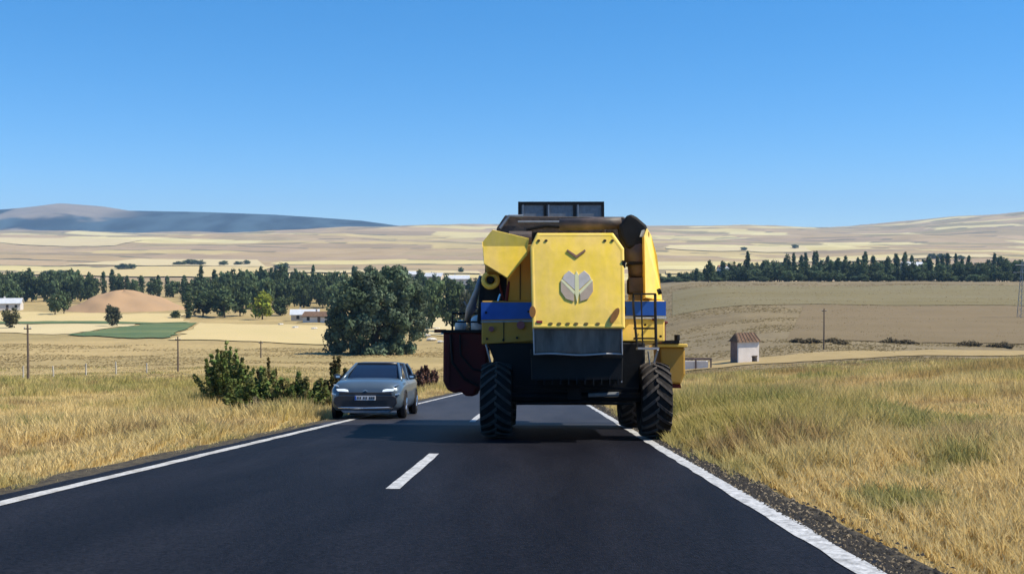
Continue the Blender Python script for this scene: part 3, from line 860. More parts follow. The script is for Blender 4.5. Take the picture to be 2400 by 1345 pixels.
    # header carried in front
    hd = B().box(-1.95, 2.0, 5.4, 5.55, 0.75, 1.35).build('header', 'red', root)
    B().tube([(-1.95, 5.6, 0.50), (2.0, 5.6, 0.50)], 0.085, 8).build('header_beam', 'black', hd)
    for i in range(24):
        x = -1.85 + 0.16 * i
        B().box(x - 0.03, x + 0.03, 5.52, 5.58, 0.55, 0.78).build('tine', 'black', hd)
    B().prism([(-0.6, 0.9), (0.6, 0.9), (0.6, 1.9), (-0.6, 1.9)], 4.3, 5.4).build('feeder', 'black', root)
    return root
harvester()

# ------------------------------------------------------------------ the oncoming car
def car():
    cx, cy = -4.20, 25.6
    root = empty('car', (cx, cy, float(road_z(cy)) + 0.006), (-math.atan(SLOPE), 0, math.radians(0.6)))
    tag(root, 'silver grey hatchback car with lit headlights pulled over at the left road edge', 'car')
    B = MB
    # lower body lofted from cross sections (y, half width, bottom, shoulder, top, crown)
    S = [(0.00, 0.70, 0.25, 0.66, 0.73, 0.015), (0.05, 0.80, 0.22, 0.70, 0.80, 0.02), (0.14, 0.87, 0.21, 0.75, 0.87, 0.025), (0.40, 0.91, 0.21, 0.82, 0.93, 0.03),
         (0.80, 0.92, 0.21, 0.86, 0.97, 0.03), (1.25, 0.925, 0.21, 0.89, 1.01, 0.02), (2.2, 0.92, 0.20, 0.90, 1.0, 0.0), (3.4, 0.92, 0.20, 0.93, 1.02, 0.0),
         (3.95, 0.90, 0.24, 0.94, 1.03, 0.0), (4.25, 0.84, 0.30, 0.92, 1.0, 0.0), (4.36, 0.74, 0.38, 0.86, 0.94, 0.0)]
    vs, fs = [], []
    for y, w, zb, zs, zt, cr in S:
        half = [(w * 0.86, zb), (w * 0.97, zb + 0.10), (w, zb + 0.28), (w * 0.985, (zb + zs) / 2 + 0.10), (w, zs - 0.06), (w * 0.96, zs), (w * 0.84, zt), (w * 0.45, zt + cr), (0, zt + cr * 1.3)]
        ring = [(x, z) for x, z in half] + [(-x, z) for x, z in half[-2::-1]]
        vs += [(x, y, z) for x, z in ring]
    n = 17
    for i in range(len(S) - 1):
        for k in range(n):
            fs.append((i * n + k, i * n + (k + 1) % n, (i + 1) * n + (k + 1) % n, (i + 1) * n + k))
    fs += [tuple(range(n)), tuple(range((len(S) - 1) * n + n - 1, (len(S) - 1) * n - 1, -1))]
    b = B(); b.add(vs, fs)
    body = b.build('body', 'carpaint', root, smooth=True)
    # greenhouse
    L = [(0.94, 0.80, 1.02, 4.22), (1.10, 0.765, 1.36, 4.12), (1.28, 0.70, 1.78, 3.98), (1.40, 0.645, 2.10, 3.82)]
    vs, fs = [], []
    for z, w, y0, y1 in L:
        for (x, y) in ((-w * 0.80, y0), (0, y0 - 0.06), (w * 0.80, y0), (w * 0.97, y0 + 0.22), (w, (y0 + y1) / 2), (w * 0.93, y1 - 0.15), (w * 0.8, y1), (-w * 0.8, y1), (-w * 0.93, y1 - 0.15), (-w, (y0 + y1) / 2), (-w * 0.97, y0 + 0.22)):
            vs.append((x, y, z))
    n = 11
    for i in range(len(L) - 1):
        for k in range(n):
            fs.append((i * n + k, i * n + (k + 1) % n, (i + 1) * n + (k + 1) % n, (i + 1) * n + k))
    fs.append(tuple(range(3 * n, 4 * n)))
    b = B(); b.add(vs, fs)
    gl = b.build('windows', 'glass', root)
    # roof, pillars
    vs = []
    for z, sc_ in ((1.39, 1.03), (1.435, 0.97), (1.455, 0.7)):
        for (x, y) in ((-0.52, 2.07), (0, 2.01), (0.52, 2.07), (0.63, 2.3), (0.65, 2.95), (0.60, 3.68), (0.52, 3.84), (-0.52, 3.84), (-0.60, 3.68), (-0.65, 2.95), (-0.63, 2.3)):
            vs.append((x * sc_, 2.95 + (y - 2.95) * sc_, z))
    fs = []
    for i in range(2):
        for k in range(n):
            fs.append((i * n + k, i * n + (k + 1) % n, (i + 1) * n + (k + 1) % n, (i + 1) * n + k))
    fs += [tuple(range(2 * n, 3 * n)), tuple(range(n - 1, -1, -1))]
    b = B(); b.add(vs, fs)
    b.build('roof', 'carroof', root, smooth=True)
    for s in (-1, 1):
        B().tube([(s * 0.78, 0.98, 0.955), (s * 0.70, 1.42, 1.13), (s * 0.62, 1.84, 1.30), (s * 0.565, 2.12, 1.40)], [0.045, 0.042, 0.04, 0.04], 8).build('pillar', 'carpaint', root, smooth=True)
        B().tube([(s * 0.79, 2.35, 0.99), (s * 0.705, 2.50, 1.28), (s * 0.655, 2.55, 1.40)], 0.04, 6).build('pillar', 'carpaint', root)
        B().tube([(s * 0.80, 3.75, 1.0), (s * 0.71, 3.72, 1.25), (s * 0.62, 3.62, 1.40)], 0.05, 6).build('pillar', 'carpaint', root)
        mr = B().prism([(s * 0.92, 0.98), (s * 1.10, 1.0), (s * 1.11, 1.10), (s * 1.04, 1.13), (s * 0.93, 1.10)], 1.62, 1.76).build('mirror', 'carroof', root, bevel=0.02)
        B().box(s * 0.99 - 0.05, s * 0.99 + 0.05, 1.61, 1.622, 1.03, 1.08).build('mirror_lamp', 'lens', mr)
        # lights
        hl = B().prism([(s * 0.42, 0.680), (s * 0.70, 0.70), (s * 0.74, 0.75), (s * 0.54, 0.755), (s * 0.44, 0.735)], -0.005, 0.25).build('headlight', 'headlight', root, bevel=0.01)
        B().prism([(s * 0.66, 0.80), (s * 0.80, 0.83), (s * 0.83, 0.87), (s * 0.72, 0.85)], 0.07, 0.40).build('running_light', 'lens', root, bevel=0.006)
        B().prism([(s * 0.72, 0.585), (s * 0.85, 0.61), (s * 0.86, 0.65), (s * 0.74, 0.635)], 0.025, 0.25).build('running_light', 'lens', root, bevel=0.006)
        B().box(s * 0.865 - 0.05, s * 0.865 + 0.05, 1.95, 2.12, 0.80, 0.82).build('door_handle', 'chrome', root)
        # wheel arches and wheels
        for y in (0.85, 3.50):
            B().lathe_x([(s * 0.84, 0.35), (s * 0.932, 0.35), (s * 0.936, 0.385), (s * 0.84, 0.39)], 24, (0, y, 0.34)).build('wheel_arch', 'trim', root)
            w = B().lathe_x([(-0.11, 0.20), (-0.115, 0.28), (-0.09, 0.325), (0, 0.33), (0.09, 0.325), (0.115, 0.28), (0.11, 0.20)], 28).build('wheel', 'rubber', root, smooth=True, loc=(s * 0.835, y, 0.33))
            rm = B().lathe_x([(s * 0.10, 0.205), (s * 0.112, 0.19), (s * 0.07, 0.17), (s * 0.07, 0.0)], 24).build('rim', 'trim', w)
            for q in range(5):
                a = 2 * math.pi * q / 5
                B().tube([(s * 0.105, 0.03 * math.cos(a), 0.03 * math.sin(a)), (s * 0.105, 0.19 * math.cos(a), 0.19 * math.sin(a))], 0.02, 5).build('spoke', 'chrome', w)
    B().prism([(-0.68, 0.60), (0.68, 0.60), (0.66, 0.672), (-0.66, 0.672)], -0.012, 0.2).build('grille', 'trim', root, bevel=0.01)
    B().prism([(-0.70, 0.30), (0.70, 0.30), (0.80, 0.40), (0.78, 0.54), (0.68, 0.585), (-0.68, 0.585), (-0.78, 0.54), (-0.80, 0.40)], -0.014, 0.3).build('lower_grille', 'trim', root, bevel=0.01)
    for z in (0.36, 0.41, 0.46):
        B().box(-0.56, 0.56, -0.024, 0.0, z, z + 0.012).build('grille_bar', 'trim', root)
    b = B()
    for s in (-1, 1):
        b.add([(0, -0.03, 0.72), (s * 0.05, -0.03, 0.685), (s * 0.05, -0.03, 0.70), (0, -0.03, 0.735), (0, 0.02, 0.72), (s * 0.05, 0.02, 0.685), (s * 0.05, 0.02, 0.70), (0, 0.02, 0.735)],
              [(0, 1, 2, 3), (7, 6, 5, 4), (0, 4, 5, 1), (1, 5, 6, 2), (2, 6, 7, 3), (3, 7, 4, 0)])
    b.build('emblem', 'chrome', root)
    pt = B().box(-0.26, 0.26, -0.045, -0.015, 0.475, 0.585).build('number_plate', 'plate', root)
    B().box(-0.257, -0.222, -0.049, -0.046, 0.478, 0.582).build('plate_band', 'blue', pt)
    for k, x in enumerate((-0.18, -0.12, -0.03, 0.03, 0.12, 0.17, 0.22)):
        B().box(x - 0.018, x + 0.018, -0.049, -0.046, 0.50, 0.56).build('plate_mark', 'trim', pt)
    B().tube([(-0.80, 0.20, 0.34), (-0.66, 0.02, 0.285), (0, -0.045, 0.275), (0.66, 0.02, 0.285), (0.82, 0.22, 0.36)], [0.022, 0.03, 0.025, 0.035, 0.045], 8).build('chrome_lip', 'chrome', root, smooth=True)
    B().prism([(-0.55, 0.15), (0.58, 0.15), (0.66, 0.22), (-0.62, 0.22)], 0.02, 0.4).build('skid_plate', 'greyst', root, bevel=0.015)
    B().tube([(-0.60, 0.995, 0.985), (0.1, 0.95, 1.0)], 0.012, 5).build('wiper', 'trim', root)
    return root
car()

# ------------------------------------------------------------------ trees and shrubs
def leaf_mesh(name, cen, rad, per, size, base, seed, flat=0.75, tip=None):
    """leaf-sized faces spread through clumps; each clump has its own leaf tone"""
    r = np.random.default_rng(seed)
    cen = np.asarray(cen, float)
    rad = np.asarray(rad, float)
    n = len(cen)
    C = np.repeat(cen, per, 0)
    Rr = np.repeat(rad, per)
    d = r.normal(size=(n * per, 3))
    d /= np.linalg.norm(d, axis=1)[:, None]
    q = r.random(n * per) ** (1 / 2.2)
    P = C + d * (Rr * q)[:, None] * np.array([1, 1, flat])
    nn = d * 0.85 + r.normal(size=d.shape) * 0.38
    nn /= np.linalg.norm(nn, axis=1)[:, None]
    a = np.cross(nn, r.normal(size=d.shape))
    a /= np.linalg.norm(a, axis=1)[:, None]
    b = np.cross(nn, a)
    s = size * (0.6 + 0.8 * r.random(n * per))
    V = np.stack([P - a * s[:, None] * 0.5, P + b * s[:, None] * 0.32, P + a * s[:, None] * 0.5, P - b * s[:, None] * 0.32], 1).reshape(-1, 3)
    F = np.arange(n * per * 4).reshape(-1, 4)
    base = np.asarray(base, float)
    tone = np.repeat(0.62 + 0.8 * r.random(n), per)[:, None]
    hue = np.repeat(r.random((n, 1)), per, 0)
    alt = base * np.array([1.25, 1.05, 0.9]) if tip is None else np.asarray(tip, float)
    col = (base * (1 - hue) + alt * hue) * tone * (0.88 + 0.24 * r.random((n * per, 1)))
    return np_mesh(name, V, F, np.repeat(col, 4, 0))

def trunk_mesh(h, r0, limbs, seed, lean=0.03, spread=0.5):
    rr = random.Random(seed)
    b = MB()
    pts = [(lean * h * math.sin(2.1 * t + seed), lean * h * math.cos(1.7 * t), h * t) for t in (0, 0.2, 0.45, 0.7, 1.0)]
    b.tube(pts, [r0, r0 * 0.85, r0 * 0.65, r0 * 0.45, r0 * 0.15], 7)
    for i in range(limbs):
        t = 0.25 + 0.6 * rr.random()
        a = rr.random() * 6.28
        l = h * spread * (0.5 + 0.5 * rr.random())
        p = (lean * h * math.sin(2.1 * t + seed), lean * h * math.cos(1.7 * t), h * t)
        b.tube([p, (p[0] + l * 0.5 * math.cos(a), p[1] + l * 0.5 * math.sin(a), p[2] + l * 0.35), (p[0] + l * math.cos(a), p[1] + l * math.sin(a), p[2] + l * 0.6)], [r0 * 0.4, r0 * 0.25, r0 * 0.08], 5)
    return b.mesh('trunk')

def poplar_var(seed):
    r = np.random.default_rng(seed)
    n = 26
    t = 0.03 + 0.95 * (np.arange(n) + r.random(n) * 0.6) / n
    prof = 1.75 * np.sin(np.pi * np.clip(t, 0.02, 0.985) ** 0.9) ** 0.42 * (0.8 + 0.4 * r.random(n)) + 0.2
    a = r.random(n) * 6.28
    off = prof * 0.35 * r.random(n)
    cen = np.column_stack([off * np.cos(a), off * np.sin(a), t * 20])
    g = 0.75 + 0.5 * r.random()
    return leaf_mesh('crown', cen, prof * 0.95 + 0.2, 34, 1.2, np.array([.062, .100, .054]) * g, seed + 5, 1.3), trunk_mesh(17, 0.28, 3, seed, 0.01, 0.1)
def broad_var(seed, base=(.074, .112, .056), per=28):
    r = np.random.default_rng(seed)
    n = 58
    d = r.normal(size=(n, 3))
    d /= np.linalg.norm(d, axis=1)[:, None]
    q = r.random(n) ** 0.45
    cen = d * q[:, None] * np.array([4.5, 4.5, 5.2]) + np.array([0, 0, 6.2])
    cen[:, 2] = np.maximum(cen[:, 2], 1.2)
    g = 0.75 + 0.5 * r.random()
    return leaf_mesh('crown', cen, 1.2 + 0.9 * r.random(n), per, 1.25, np.array(base) * g, seed + 5, 0.85), trunk_mesh(8, 0.35, 5, seed, 0.03, 0.4)
POP = [poplar_var(100 + i) for i in range(6)]
BRO = [broad_var(200 + i) for i in range(6)]
YEL = [broad_var(301, (.27, .33, .05), 30)]
OLV = [broad_var(311, (.10, .105, .055), 26), broad_var(312, (.085, .10, .065), 26)]
for lst in (POP, BRO, YEL, OLV):
    for c, t in lst:
        c.materials.append(M['leaf'])
        t.materials.append(M['bark'])

def tree(name, var, x, y, sx, sz, label, group=None, rz=None):
    z = Hf(x, y)
    root = empty(name, (x, y, z - 0.15), (0, 0, random.random() * 6.28 if rz is None else rz))
    root.scale = (sx, sx, sz)
    tag(root, label, 'tree', group)
    for nm, me in zip(('crown', 'trunk'), var):
        o = bpy.data.objects.new(nm, me)
        COL.objects.link(o)
        o.parent = root
    return root
def place(kind, px, Y, top, wide, label, group=None, name=None):
    """a tree at bearing px, Y metres off, its tip at picture height top"""
    x, y = at(px, Y)
    h = max(2.0, top_z(top, Y) - Hf(x, y))
    var = random.choice({'p': POP, 'b': BRO, 'y': YEL, 'o': OLV}[kind])
    hh = 20.3 if kind == 'p' else 12.6
    bw = 4.4 if kind == 'p' else 11.5
    return tree(name or {'p': 'poplar_tree', 'b': 'broadleaf_tree', 'y': 'broadleaf_tree', 'o': 'broadleaf_tree'}[kind], var, x, y, wide / bw, h / hh, label, group)

def where_left(px):
    for lim, t in ((60, 'at the left picture edge'), (180, 'left of the earth mound'), (430, 'behind the earth mound'), (560, 'between the mound and the yellow green tree'), (690, 'behind the yellow green tree'), (770, 'above the farm buildings'), (990, 'behind the big willow')):
        if px < lim: return t
    return 'between the willow and the harvester'
def where_right(px):
    for lim, t in ((1640, 'next to the harvester'), (1800, 'above the white hut'), (1990, 'above the lone wooden pole'), (2080, 'left of the pale barn'), (2200, 'around the pale barn'), (2340, 'right of the pale barn')):
        if px < lim: return t
    return 'by the lattice pylon'
def top_left(px):
    return np.interp(px, [0, 30, 60, 150, 200, 270, 300, 430, 480, 520, 650, 700, 760, 900, 1000, 1060, 1120], [626, 632, 624, 622, 634, 634, 646, 648, 640, 622, 617, 620, 628, 622, 632, 645, 650])
def top_right(px):
    return np.interp(px, [1560, 1620, 1700, 1780, 1860, 1950, 2100, 2200, 2300, 2400, 2470], [634, 628, 606, 602, 590, 596, 592, 596, 598, 592, 590])
px = -70.0
while px < 1130:
    for row, (Y, d) in enumerate(((620, 0), (565, 8), (500, 26))):
        jx = px + random.uniform(-7, 7) + row * 7
        if row == 1 and (200 < jx < 420 or jx > 1040) or (row == 2 and (40 < jx < 450 or 800 < jx < 960)):
            continue
        tp = top_left(jx) + random.uniform(-3, 9) + d
        k = 'p' if (280 < jx < 480 and random.random() < 0.75) or random.random() < 0.16 else 'b'
        wh = where_left(jx)
        if k == 'p': place('p', jx, Y + random.uniform(-20, 20), tp - 2, random.uniform(3.6, 5.2), 'slim dark poplar in the left tree belt ' + wh, 'left belt poplars ' + wh)
        else: place('b', jx, Y + random.uniform(-20, 20), tp, random.uniform(8, 12), 'dark round tree in the left tree belt ' + wh, 'left belt round trees ' + wh)
    px += 19 if px < 1000 else 30
px = 1540.0
while px < 2480:
    for row, (Y, d) in enumerate(((700, 0), (640, 10), (622, 34))):
        jx = px + random.uniform(-6, 6) + row * 5
        tp = top_right(jx) + random.uniform(-4, 12) + d
        pop = random.random() < (0.75 if 1840 < jx < 2260 and row == 0 else 0.25 if row < 2 else 0.0)
        wh = where_right(jx)
        if pop: place('p', jx, Y + random.uniform(-25, 25), tp - 3, random.uniform(3.6, 5.0), 'slim dark poplar in the right tree belt ' + wh, 'right belt poplars ' + wh)
        else: place('b', jx, Y + random.uniform(-25, 25), tp + 4, random.uniform(8, 12), 'dark round tree in the right tree belt ' + wh, 'right belt round trees ' + wh)
    px += 15
# trees that can be told apart
place('p', 466, 585, 620, 4.2, 'tall lone poplar spire rising above the belt behind the earth mound')
place('p', 1750, 640, 588, 3.6, 'lone slim poplar standing above the left half of the right belt')
place('b', 1660, 560, 606, 7, 'dark leafy tree by the white house at the near end of the right belt')
place('o', 255, 352, 708, 6.4, 'squat olive tree standing alone in the pale stubble below the mound')
place('b', 118, 430, 684, 8, 'dark bushy tree at the left foot of the earth mound')
place('b', 140, 440, 676, 7, 'taller dark tree just left of the earth mound')
place('o', 10, 330, 714, 7.5, 'grey green rounded tree cut off by the left picture edge')
place('y', 612, 395, 678, 11, 'bright yellow green tree among the dark trees at the stubble edge')
place('b', 470, 420, 676, 12, 'bluish green tree left of the bright yellow green tree, above the stubble', name='broadleaf_tree')
place('b', 520, 415, 664, 13, 'large bluish tree beside the bright yellow green tree')
place('b', 560, 425, 680, 10, 'low bluish tree tucked against the bright yellow green tree')
place('b', 655, 430, 690, 9, 'dark tree on the right of the bright yellow green tree')
place('p', 436, 410, 668, 4, 'narrow dark tree at the right end of the mound')
place('b', 405, 405, 726, 5, 'low dark shrub tree between the mound and the green field')
place('b', 1012, 330, 640, 11, 'ragged grey green tree just right of the big willow')
place('b', 1062, 315, 648, 10, 'thin pale tree behind the folded arm of the harvester')
place('o', 1098, 300, 668, 8, 'small tree half hidden by the left flank of the harvester')
# copses on the far slope
def cop_name(p):
    for lim, t in ((200, 'copse above the left belt'), (350, 'copse above the earth mound'), (480, 'largest copse, left'), (620, 'copse right of the largest copse'), (760, 'copse above the farm buildings'), (1200, 'copse over the willow'), (1800, 'copse above the white hut'), (1900, 'copse above the lone wooden pole'), (2225, 'copse on the bare hill above the barn')):
        if p < lim: return t
    return 'copse on the bare hill by the pylon'
COP = [(415, 1620, 568, 26), (440, 1640, 566, 28), (462, 1630, 569, 24), (520, 1640, 566, 20), (555, 1660, 564, 18), (575, 1670, 566, 14), (105, 1180, 600, 20), (130, 1190, 598, 18), (150, 1185, 600, 14), (280, 1430, 584, 22), (300, 1440, 585, 18), (650, 1480, 580, 18), (668, 1490, 581, 14), (2178, 1750, 556, 18), (2196, 1760, 553, 22), (2212, 1755, 557, 16), (2240, 1700, 564, 22), (2330, 1650, 566, 18), (1740, 2300, 545, 20), (1860, 2400, 539, 22), (1080, 1350, 612, 10), (830, 1320, 612, 10), (860, 1330, 611, 12)]
for i, (p, Y, tp, w) in enumerate(COP):
    x, y = at(p, Y)
    tree('broadleaf_tree', random.choice(BRO), x, y, w / 11.5, random.uniform(7, 12) / 12.6, 'small dark tree in the ' + cop_name(p), cop_name(p))

# the big willow by the road bend
def willow():
    x, y = at(880, 200)
    r = np.random.default_rng(5)
    n = 270
    cen, rad = [], []
    while len(cen) < n:
        p = r.uniform([-9.8, -8, 0.8], [9.8, 8, 16.8])
        t = p[2] / 17.3
        w = 9.3 * (np.sin(np.pi * (0.27 + 0.64 * t)) ** 0.6)
        sk = -0.9 + 2.2 * t
        if ((p[0] - sk) / w) ** 2 + (p[1] / (w * 0.85)) ** 2 < 1 and ((p[0] - sk) / w) ** 2 + (p[1] / (w * 0.85)) ** 2 > 0.25 * r.random():
            cen.append(p); rad.append(r.uniform(0.9, 1.9))
    root = empty('willow_tree', (x, y, Hf(x, y) - 0.2))
    tag(root, 'big bluish green willow standing behind the oncoming car', 'tree')
    me = leaf_mesh('crown', cen, rad, 140, 0.70, (.100, .145, .080), 9, 1.0, tip=(.140, .175, .115))
    obj('crown', me, 'leaf', root)
    obj('trunk', trunk_mesh(11, 0.55, 9, 3, 0.02, 0.5), 'bark', root)
willow()

# roadside shrubs with upright shoots
def shrub(px, Y, h, w, ns, seed, label, base=(.125, .19, .052), tip=(.17, .16, .06), leaf=0.15, cat='shrub'):
    x, y = at(px, Y)
    rr = random.Random(seed)
    r = np.random.default_rng(seed)
    root = empty('shrub', (x, y, Hf(x, y) - 0.05))
    tag(root, label, cat)
    st = MB()
    cen, rad = [], []
    for i in range(ns):
        a = rr.random() * 6.28
        q = rr.random() ** 0.7
        ex, ey = w * 0.5 * q * math.cos(a), w * 0.5 * q * math.sin(a)
        hh = h * (1 - 0.6 * q * q) * (0.55 + 0.5 * rr.random())
        bx, by = ex * 0.3, ey * 0.3
        st.tube([(bx, by, 0), ((bx + ex) * 0.55, (by + ey) * 0.55, hh * 0.55), (ex, ey, hh)], [0.02, 0.013, 0.005], 4)
        for k in range(13):
            t = 0.08 + 0.92 * k / 12
            cen.append((bx + (ex - bx) * t, by + (ey - by) * t, hh * t))
            rad.append((0.05 + 0.27 * (1 - t) ** 1.1) * (0.6 + w * 0.22) * rr.uniform(0.7, 1.3))
    me = leaf_mesh('foliage', cen, rad, 17, leaf, base, seed, 1.7, tip=tip)
    obj('foliage', me, 'leaf', root)
    st.build('stem', 'bark', root)
shrub(522, 43, 2.5, 2.7, 60, 21, 'tall dark green roadside shrub, leftmost of the clump by the car')
shrub(618, 37, 1.7, 3.3, 62, 22, 'wide low green shrub with bare brown shoots in the middle of the clump')
shrub(697, 36, 1.5, 3.0, 56, 23, 'low spreading shrub with spiky brown tips between the clump and the car', tip=(.16, .135, .055))
shrub(632, 42, 2.1, 1.6, 10, 24, 'thin brownish shoots standing above the middle of the shrub clump', base=(.12, .12, .045), tip=(.17, .12, .055))
shrub(785, 47, 2.1, 1.6, 28, 25, 'olive green shrub sticking up behind the left of the car', base=(.070, .080, .030), tip=(.12, .09, .04))
shrub(996, 62, 1.5, 2.2, 44, 26, 'rusty red round shrub at the road edge right of the car', base=(.15, .075, .055), tip=(.18, .11, .09))
shrub(600, 33, 0.8, 1.6, 14, 27, 'dull grey green low weeds at the foot of the shrub clump', base=(.13, .125, .075), tip=(.17, .14, .09))

nm_ = ['left of the lone wooden pole', 'just left of the lone wooden pole', 'just right of the lone wooden pole', 'second right of the lone wooden pole', 'above the middle of the right dirt track', 'right of the middle of the right dirt track', 'left of the pylon foot', 'at the pylon foot']
for i, (p, Y, h, w) in enumerate(((1868, 172, 0.9, 2.6), (1900, 170, 1.1, 2.8), (1950, 171, 1.0, 3.0), (1968, 168, 0.8, 2.4), (2085, 174, 1.1, 3.6), (2120, 172, 0.9, 3.0), (2265, 170, 1.2, 3.6), (2345, 166, 1.2, 4.0))):
    shrub(p, Y, h * 0.45, w * 1.4, 22, 60 + i, 'low dark scrub on the field edge ' + nm_[i], base=(.15, .12, .07), tip=(.18, .14, .085), leaf=0.3)
# ------------------------------------------------------------------ poles, posts, hut, houses
def pole(px, Y, top, label, group=None, arm=True):
    x, y = at(px, Y)
    z = Hf(x, y)
    h = top_z(top, Y) - z
    root = empty('utility_pole', (x, y, z - 0.1))
    tag(root, label, 'pole', group)
    MB().tube([(0, 0, 0), (0.02, 0, h * 0.5), (0, 0, h + 0.1)], [0.13, 0.11, 0.085], 8).build('shaft', 'wood', root)
    MB().box(-0.35, 0.35, -0.05, 0.05, h - 0.35, h - 0.25).build('cross_arm', 'wood', root)
    for s in (-0.3, 0.3):
        MB().tube([(s, 0, h - 0.25), (s, 0, h - 0.10)], 0.035, 6).build('insulator', 'plate', root)
pole(52, 96, 762, 'leftmost thin wooden pole in the dry grass at the left')
pole(410, 133, 790, 'middle wooden pole left of the shrub clump')
pole(607, 178, 800, 'farthest wooden pole rising behind the shrub clump')
pole(1928, 158, 722, 'lone wooden pole on the right beside the dirt track')
for i, (px, Y, h) in enumerate(((40, 105, 0.95), (112, 112, 0.8), (190, 118, 1.0), (262, 122, 1.1), (335, 128, 0.9))):
    x, y = at(px, Y)
    b = MB()
    b.tube([(0, 0, -0.2), (0.02, 0, h * 0.6), (0.03 * (-1) ** i, 0, h + 0.45)], [0.10, 0.09, 0.085], 6)
    o = b.build('fence_post', 'palewood', loc=(x, y, Hf(x, y)))
    names = ['just left of the leftmost wooden pole', 'right of the leftmost wooden pole', 'second right of the leftmost wooden pole', 'midway between the two nearer wooden poles', 'nearest the middle wooden pole']
    tag(o, 'short pale fence post ' + names[i], 'post', 'pale fence posts at the left')

def pylon(px, Y, top):
    x, y = at(px, Y)
    z = Hf(x, y)
    h = top_z(top, Y) - z
    root = empty('lattice_pylon', (x, y, z))
    tag(root, 'grey steel lattice pylon at the right edge of the picture', 'pylon')
    for sx in (-1, 1):
        for sy in (-1, 1):
            MB().tube([(sx * 1.0, sy * 1.0, 0), (sx * 0.35, sy * 0.35, h)], 0.07, 5).build('leg', 'greyst', root)
    k = 9
    for i in range(k):
        z0, z1 = h * i / k, h * (i + 1) / k
        a, c = 1.0 - 0.65 * i / k, 1.0 - 0.65 * (i + 1) / k
        for s in (-1, 1):
            MB().tube([(-a, s * a, z0), (c, s * c, z1)], 0.035, 4).build('brace', 'greyst', root)
            MB().tube([(s * a, -a, z0), (s * c, c, z1)], 0.035, 4).build('brace', 'greyst', root)
    for zz, w in ((0.80, 2.6), (0.93, 2.0)):
        MB().tube([(-w, 0, h * zz), (w, 0, h * zz)], 0.07, 5).build('cross_arm', 'greyst', root)
pylon(2388, 250, 612)

def hut():
    x, y = at(1737, 146)
    z = Hf(x, y)
    root = empty('hut', (x, y, z - 0.1), (0, 0, math.radians(24)))
    tag(root, 'small white walled hut with brown roof and one dark opening', 'hut')
    # four walls butted, the front one pierced by a real opening
    fw = MB()
    fw.box(-1.75, 0.55, -1.7, -1.45, 0, 3.1).box(1.45, 1.75, -1.7, -1.45, 0, 3.1).box(0.55, 1.45, -1.7, -1.45, 1.05, 3.1).box(0.55, 1.45, -1.7, -1.45, 0, 0.25)
    fw.build('front_wall', 'white_wall', root)
    MB().box(-1.75, -1.50, -1.449, 0.2, 0, 3.1).build('side_wall', 'shaded_wall_rail', root)  # left wall browned to carry its shade, the others stay white
    MB().box(1.50, 1.75, -1.449, 0.2, 0, 3.1).build('side_wall', 'white_wall', root)
    MB().box(-1.49, 1.49, -0.05, 0.2, 0, 3.1).build('back_wall', 'white_wall', root)
    MB().box(0.50, 1.50, -1.74, -1.69, 1.05, 1.15).build('lintel', 'wood', root)
    rf = MB()
    rf.add([(-1.95, -1.95, 3.12), (1.95, -1.95, 3.12), (1.95, 0.45, 3.12), (-1.95, 0.45, 3.12), (-1.65, -0.75, 4.35), (1.65, -0.75, 4.35)],
           [(3, 2, 1, 0), (0, 1, 5, 4), (1, 2, 5), (2, 3, 4, 5), (3, 0, 4)])
    r = rf.build('roof', 'brown_roof', root)
    for i in range(7):
        t = -1.9 + 0.63 * i
        MB().tube([(t * 0.95, -1.95, 3.16), (t * 0.8, -0.78, 4.37)], 0.05, 5).build('rafter', 'wood', r)
hut()
def trough():
    x, y = at(1632, 140)
    z = Hf(x, y)
    root = empty('trough', (x, y, z))
    tag(root, 'low whitewashed trough under a dark rail between harvester and hut', 'trough')
    b = MB()
    b.box(-1.9, 1.5, -0.5, -0.35, 0, 1.1).box(-1.9, 1.5, 0.35, 0.5, 0, 1.1).box(-1.9, -1.75, -0.349, 0.349, 0, 1.1).box(1.35, 1.5, -0.349, 0.349, 0, 1.1).box(-1.74, 1.34, -0.349, 0.349, 0, 0.3)
    b.build('basin', 'white_wall', root)
    MB().box(-2.4, 1.95, -0.72, -0.58, 1.35, 1.6).build('rail', 'shaded_wall_rail', root)
    for xx in (-2.3, -0.2, 1.85):
        MB().box(xx - 0.1, xx + 0.1, -0.70, -0.60, 0, 1.35).build('rail_post', 'shaded_wall_rail', root)
trough()

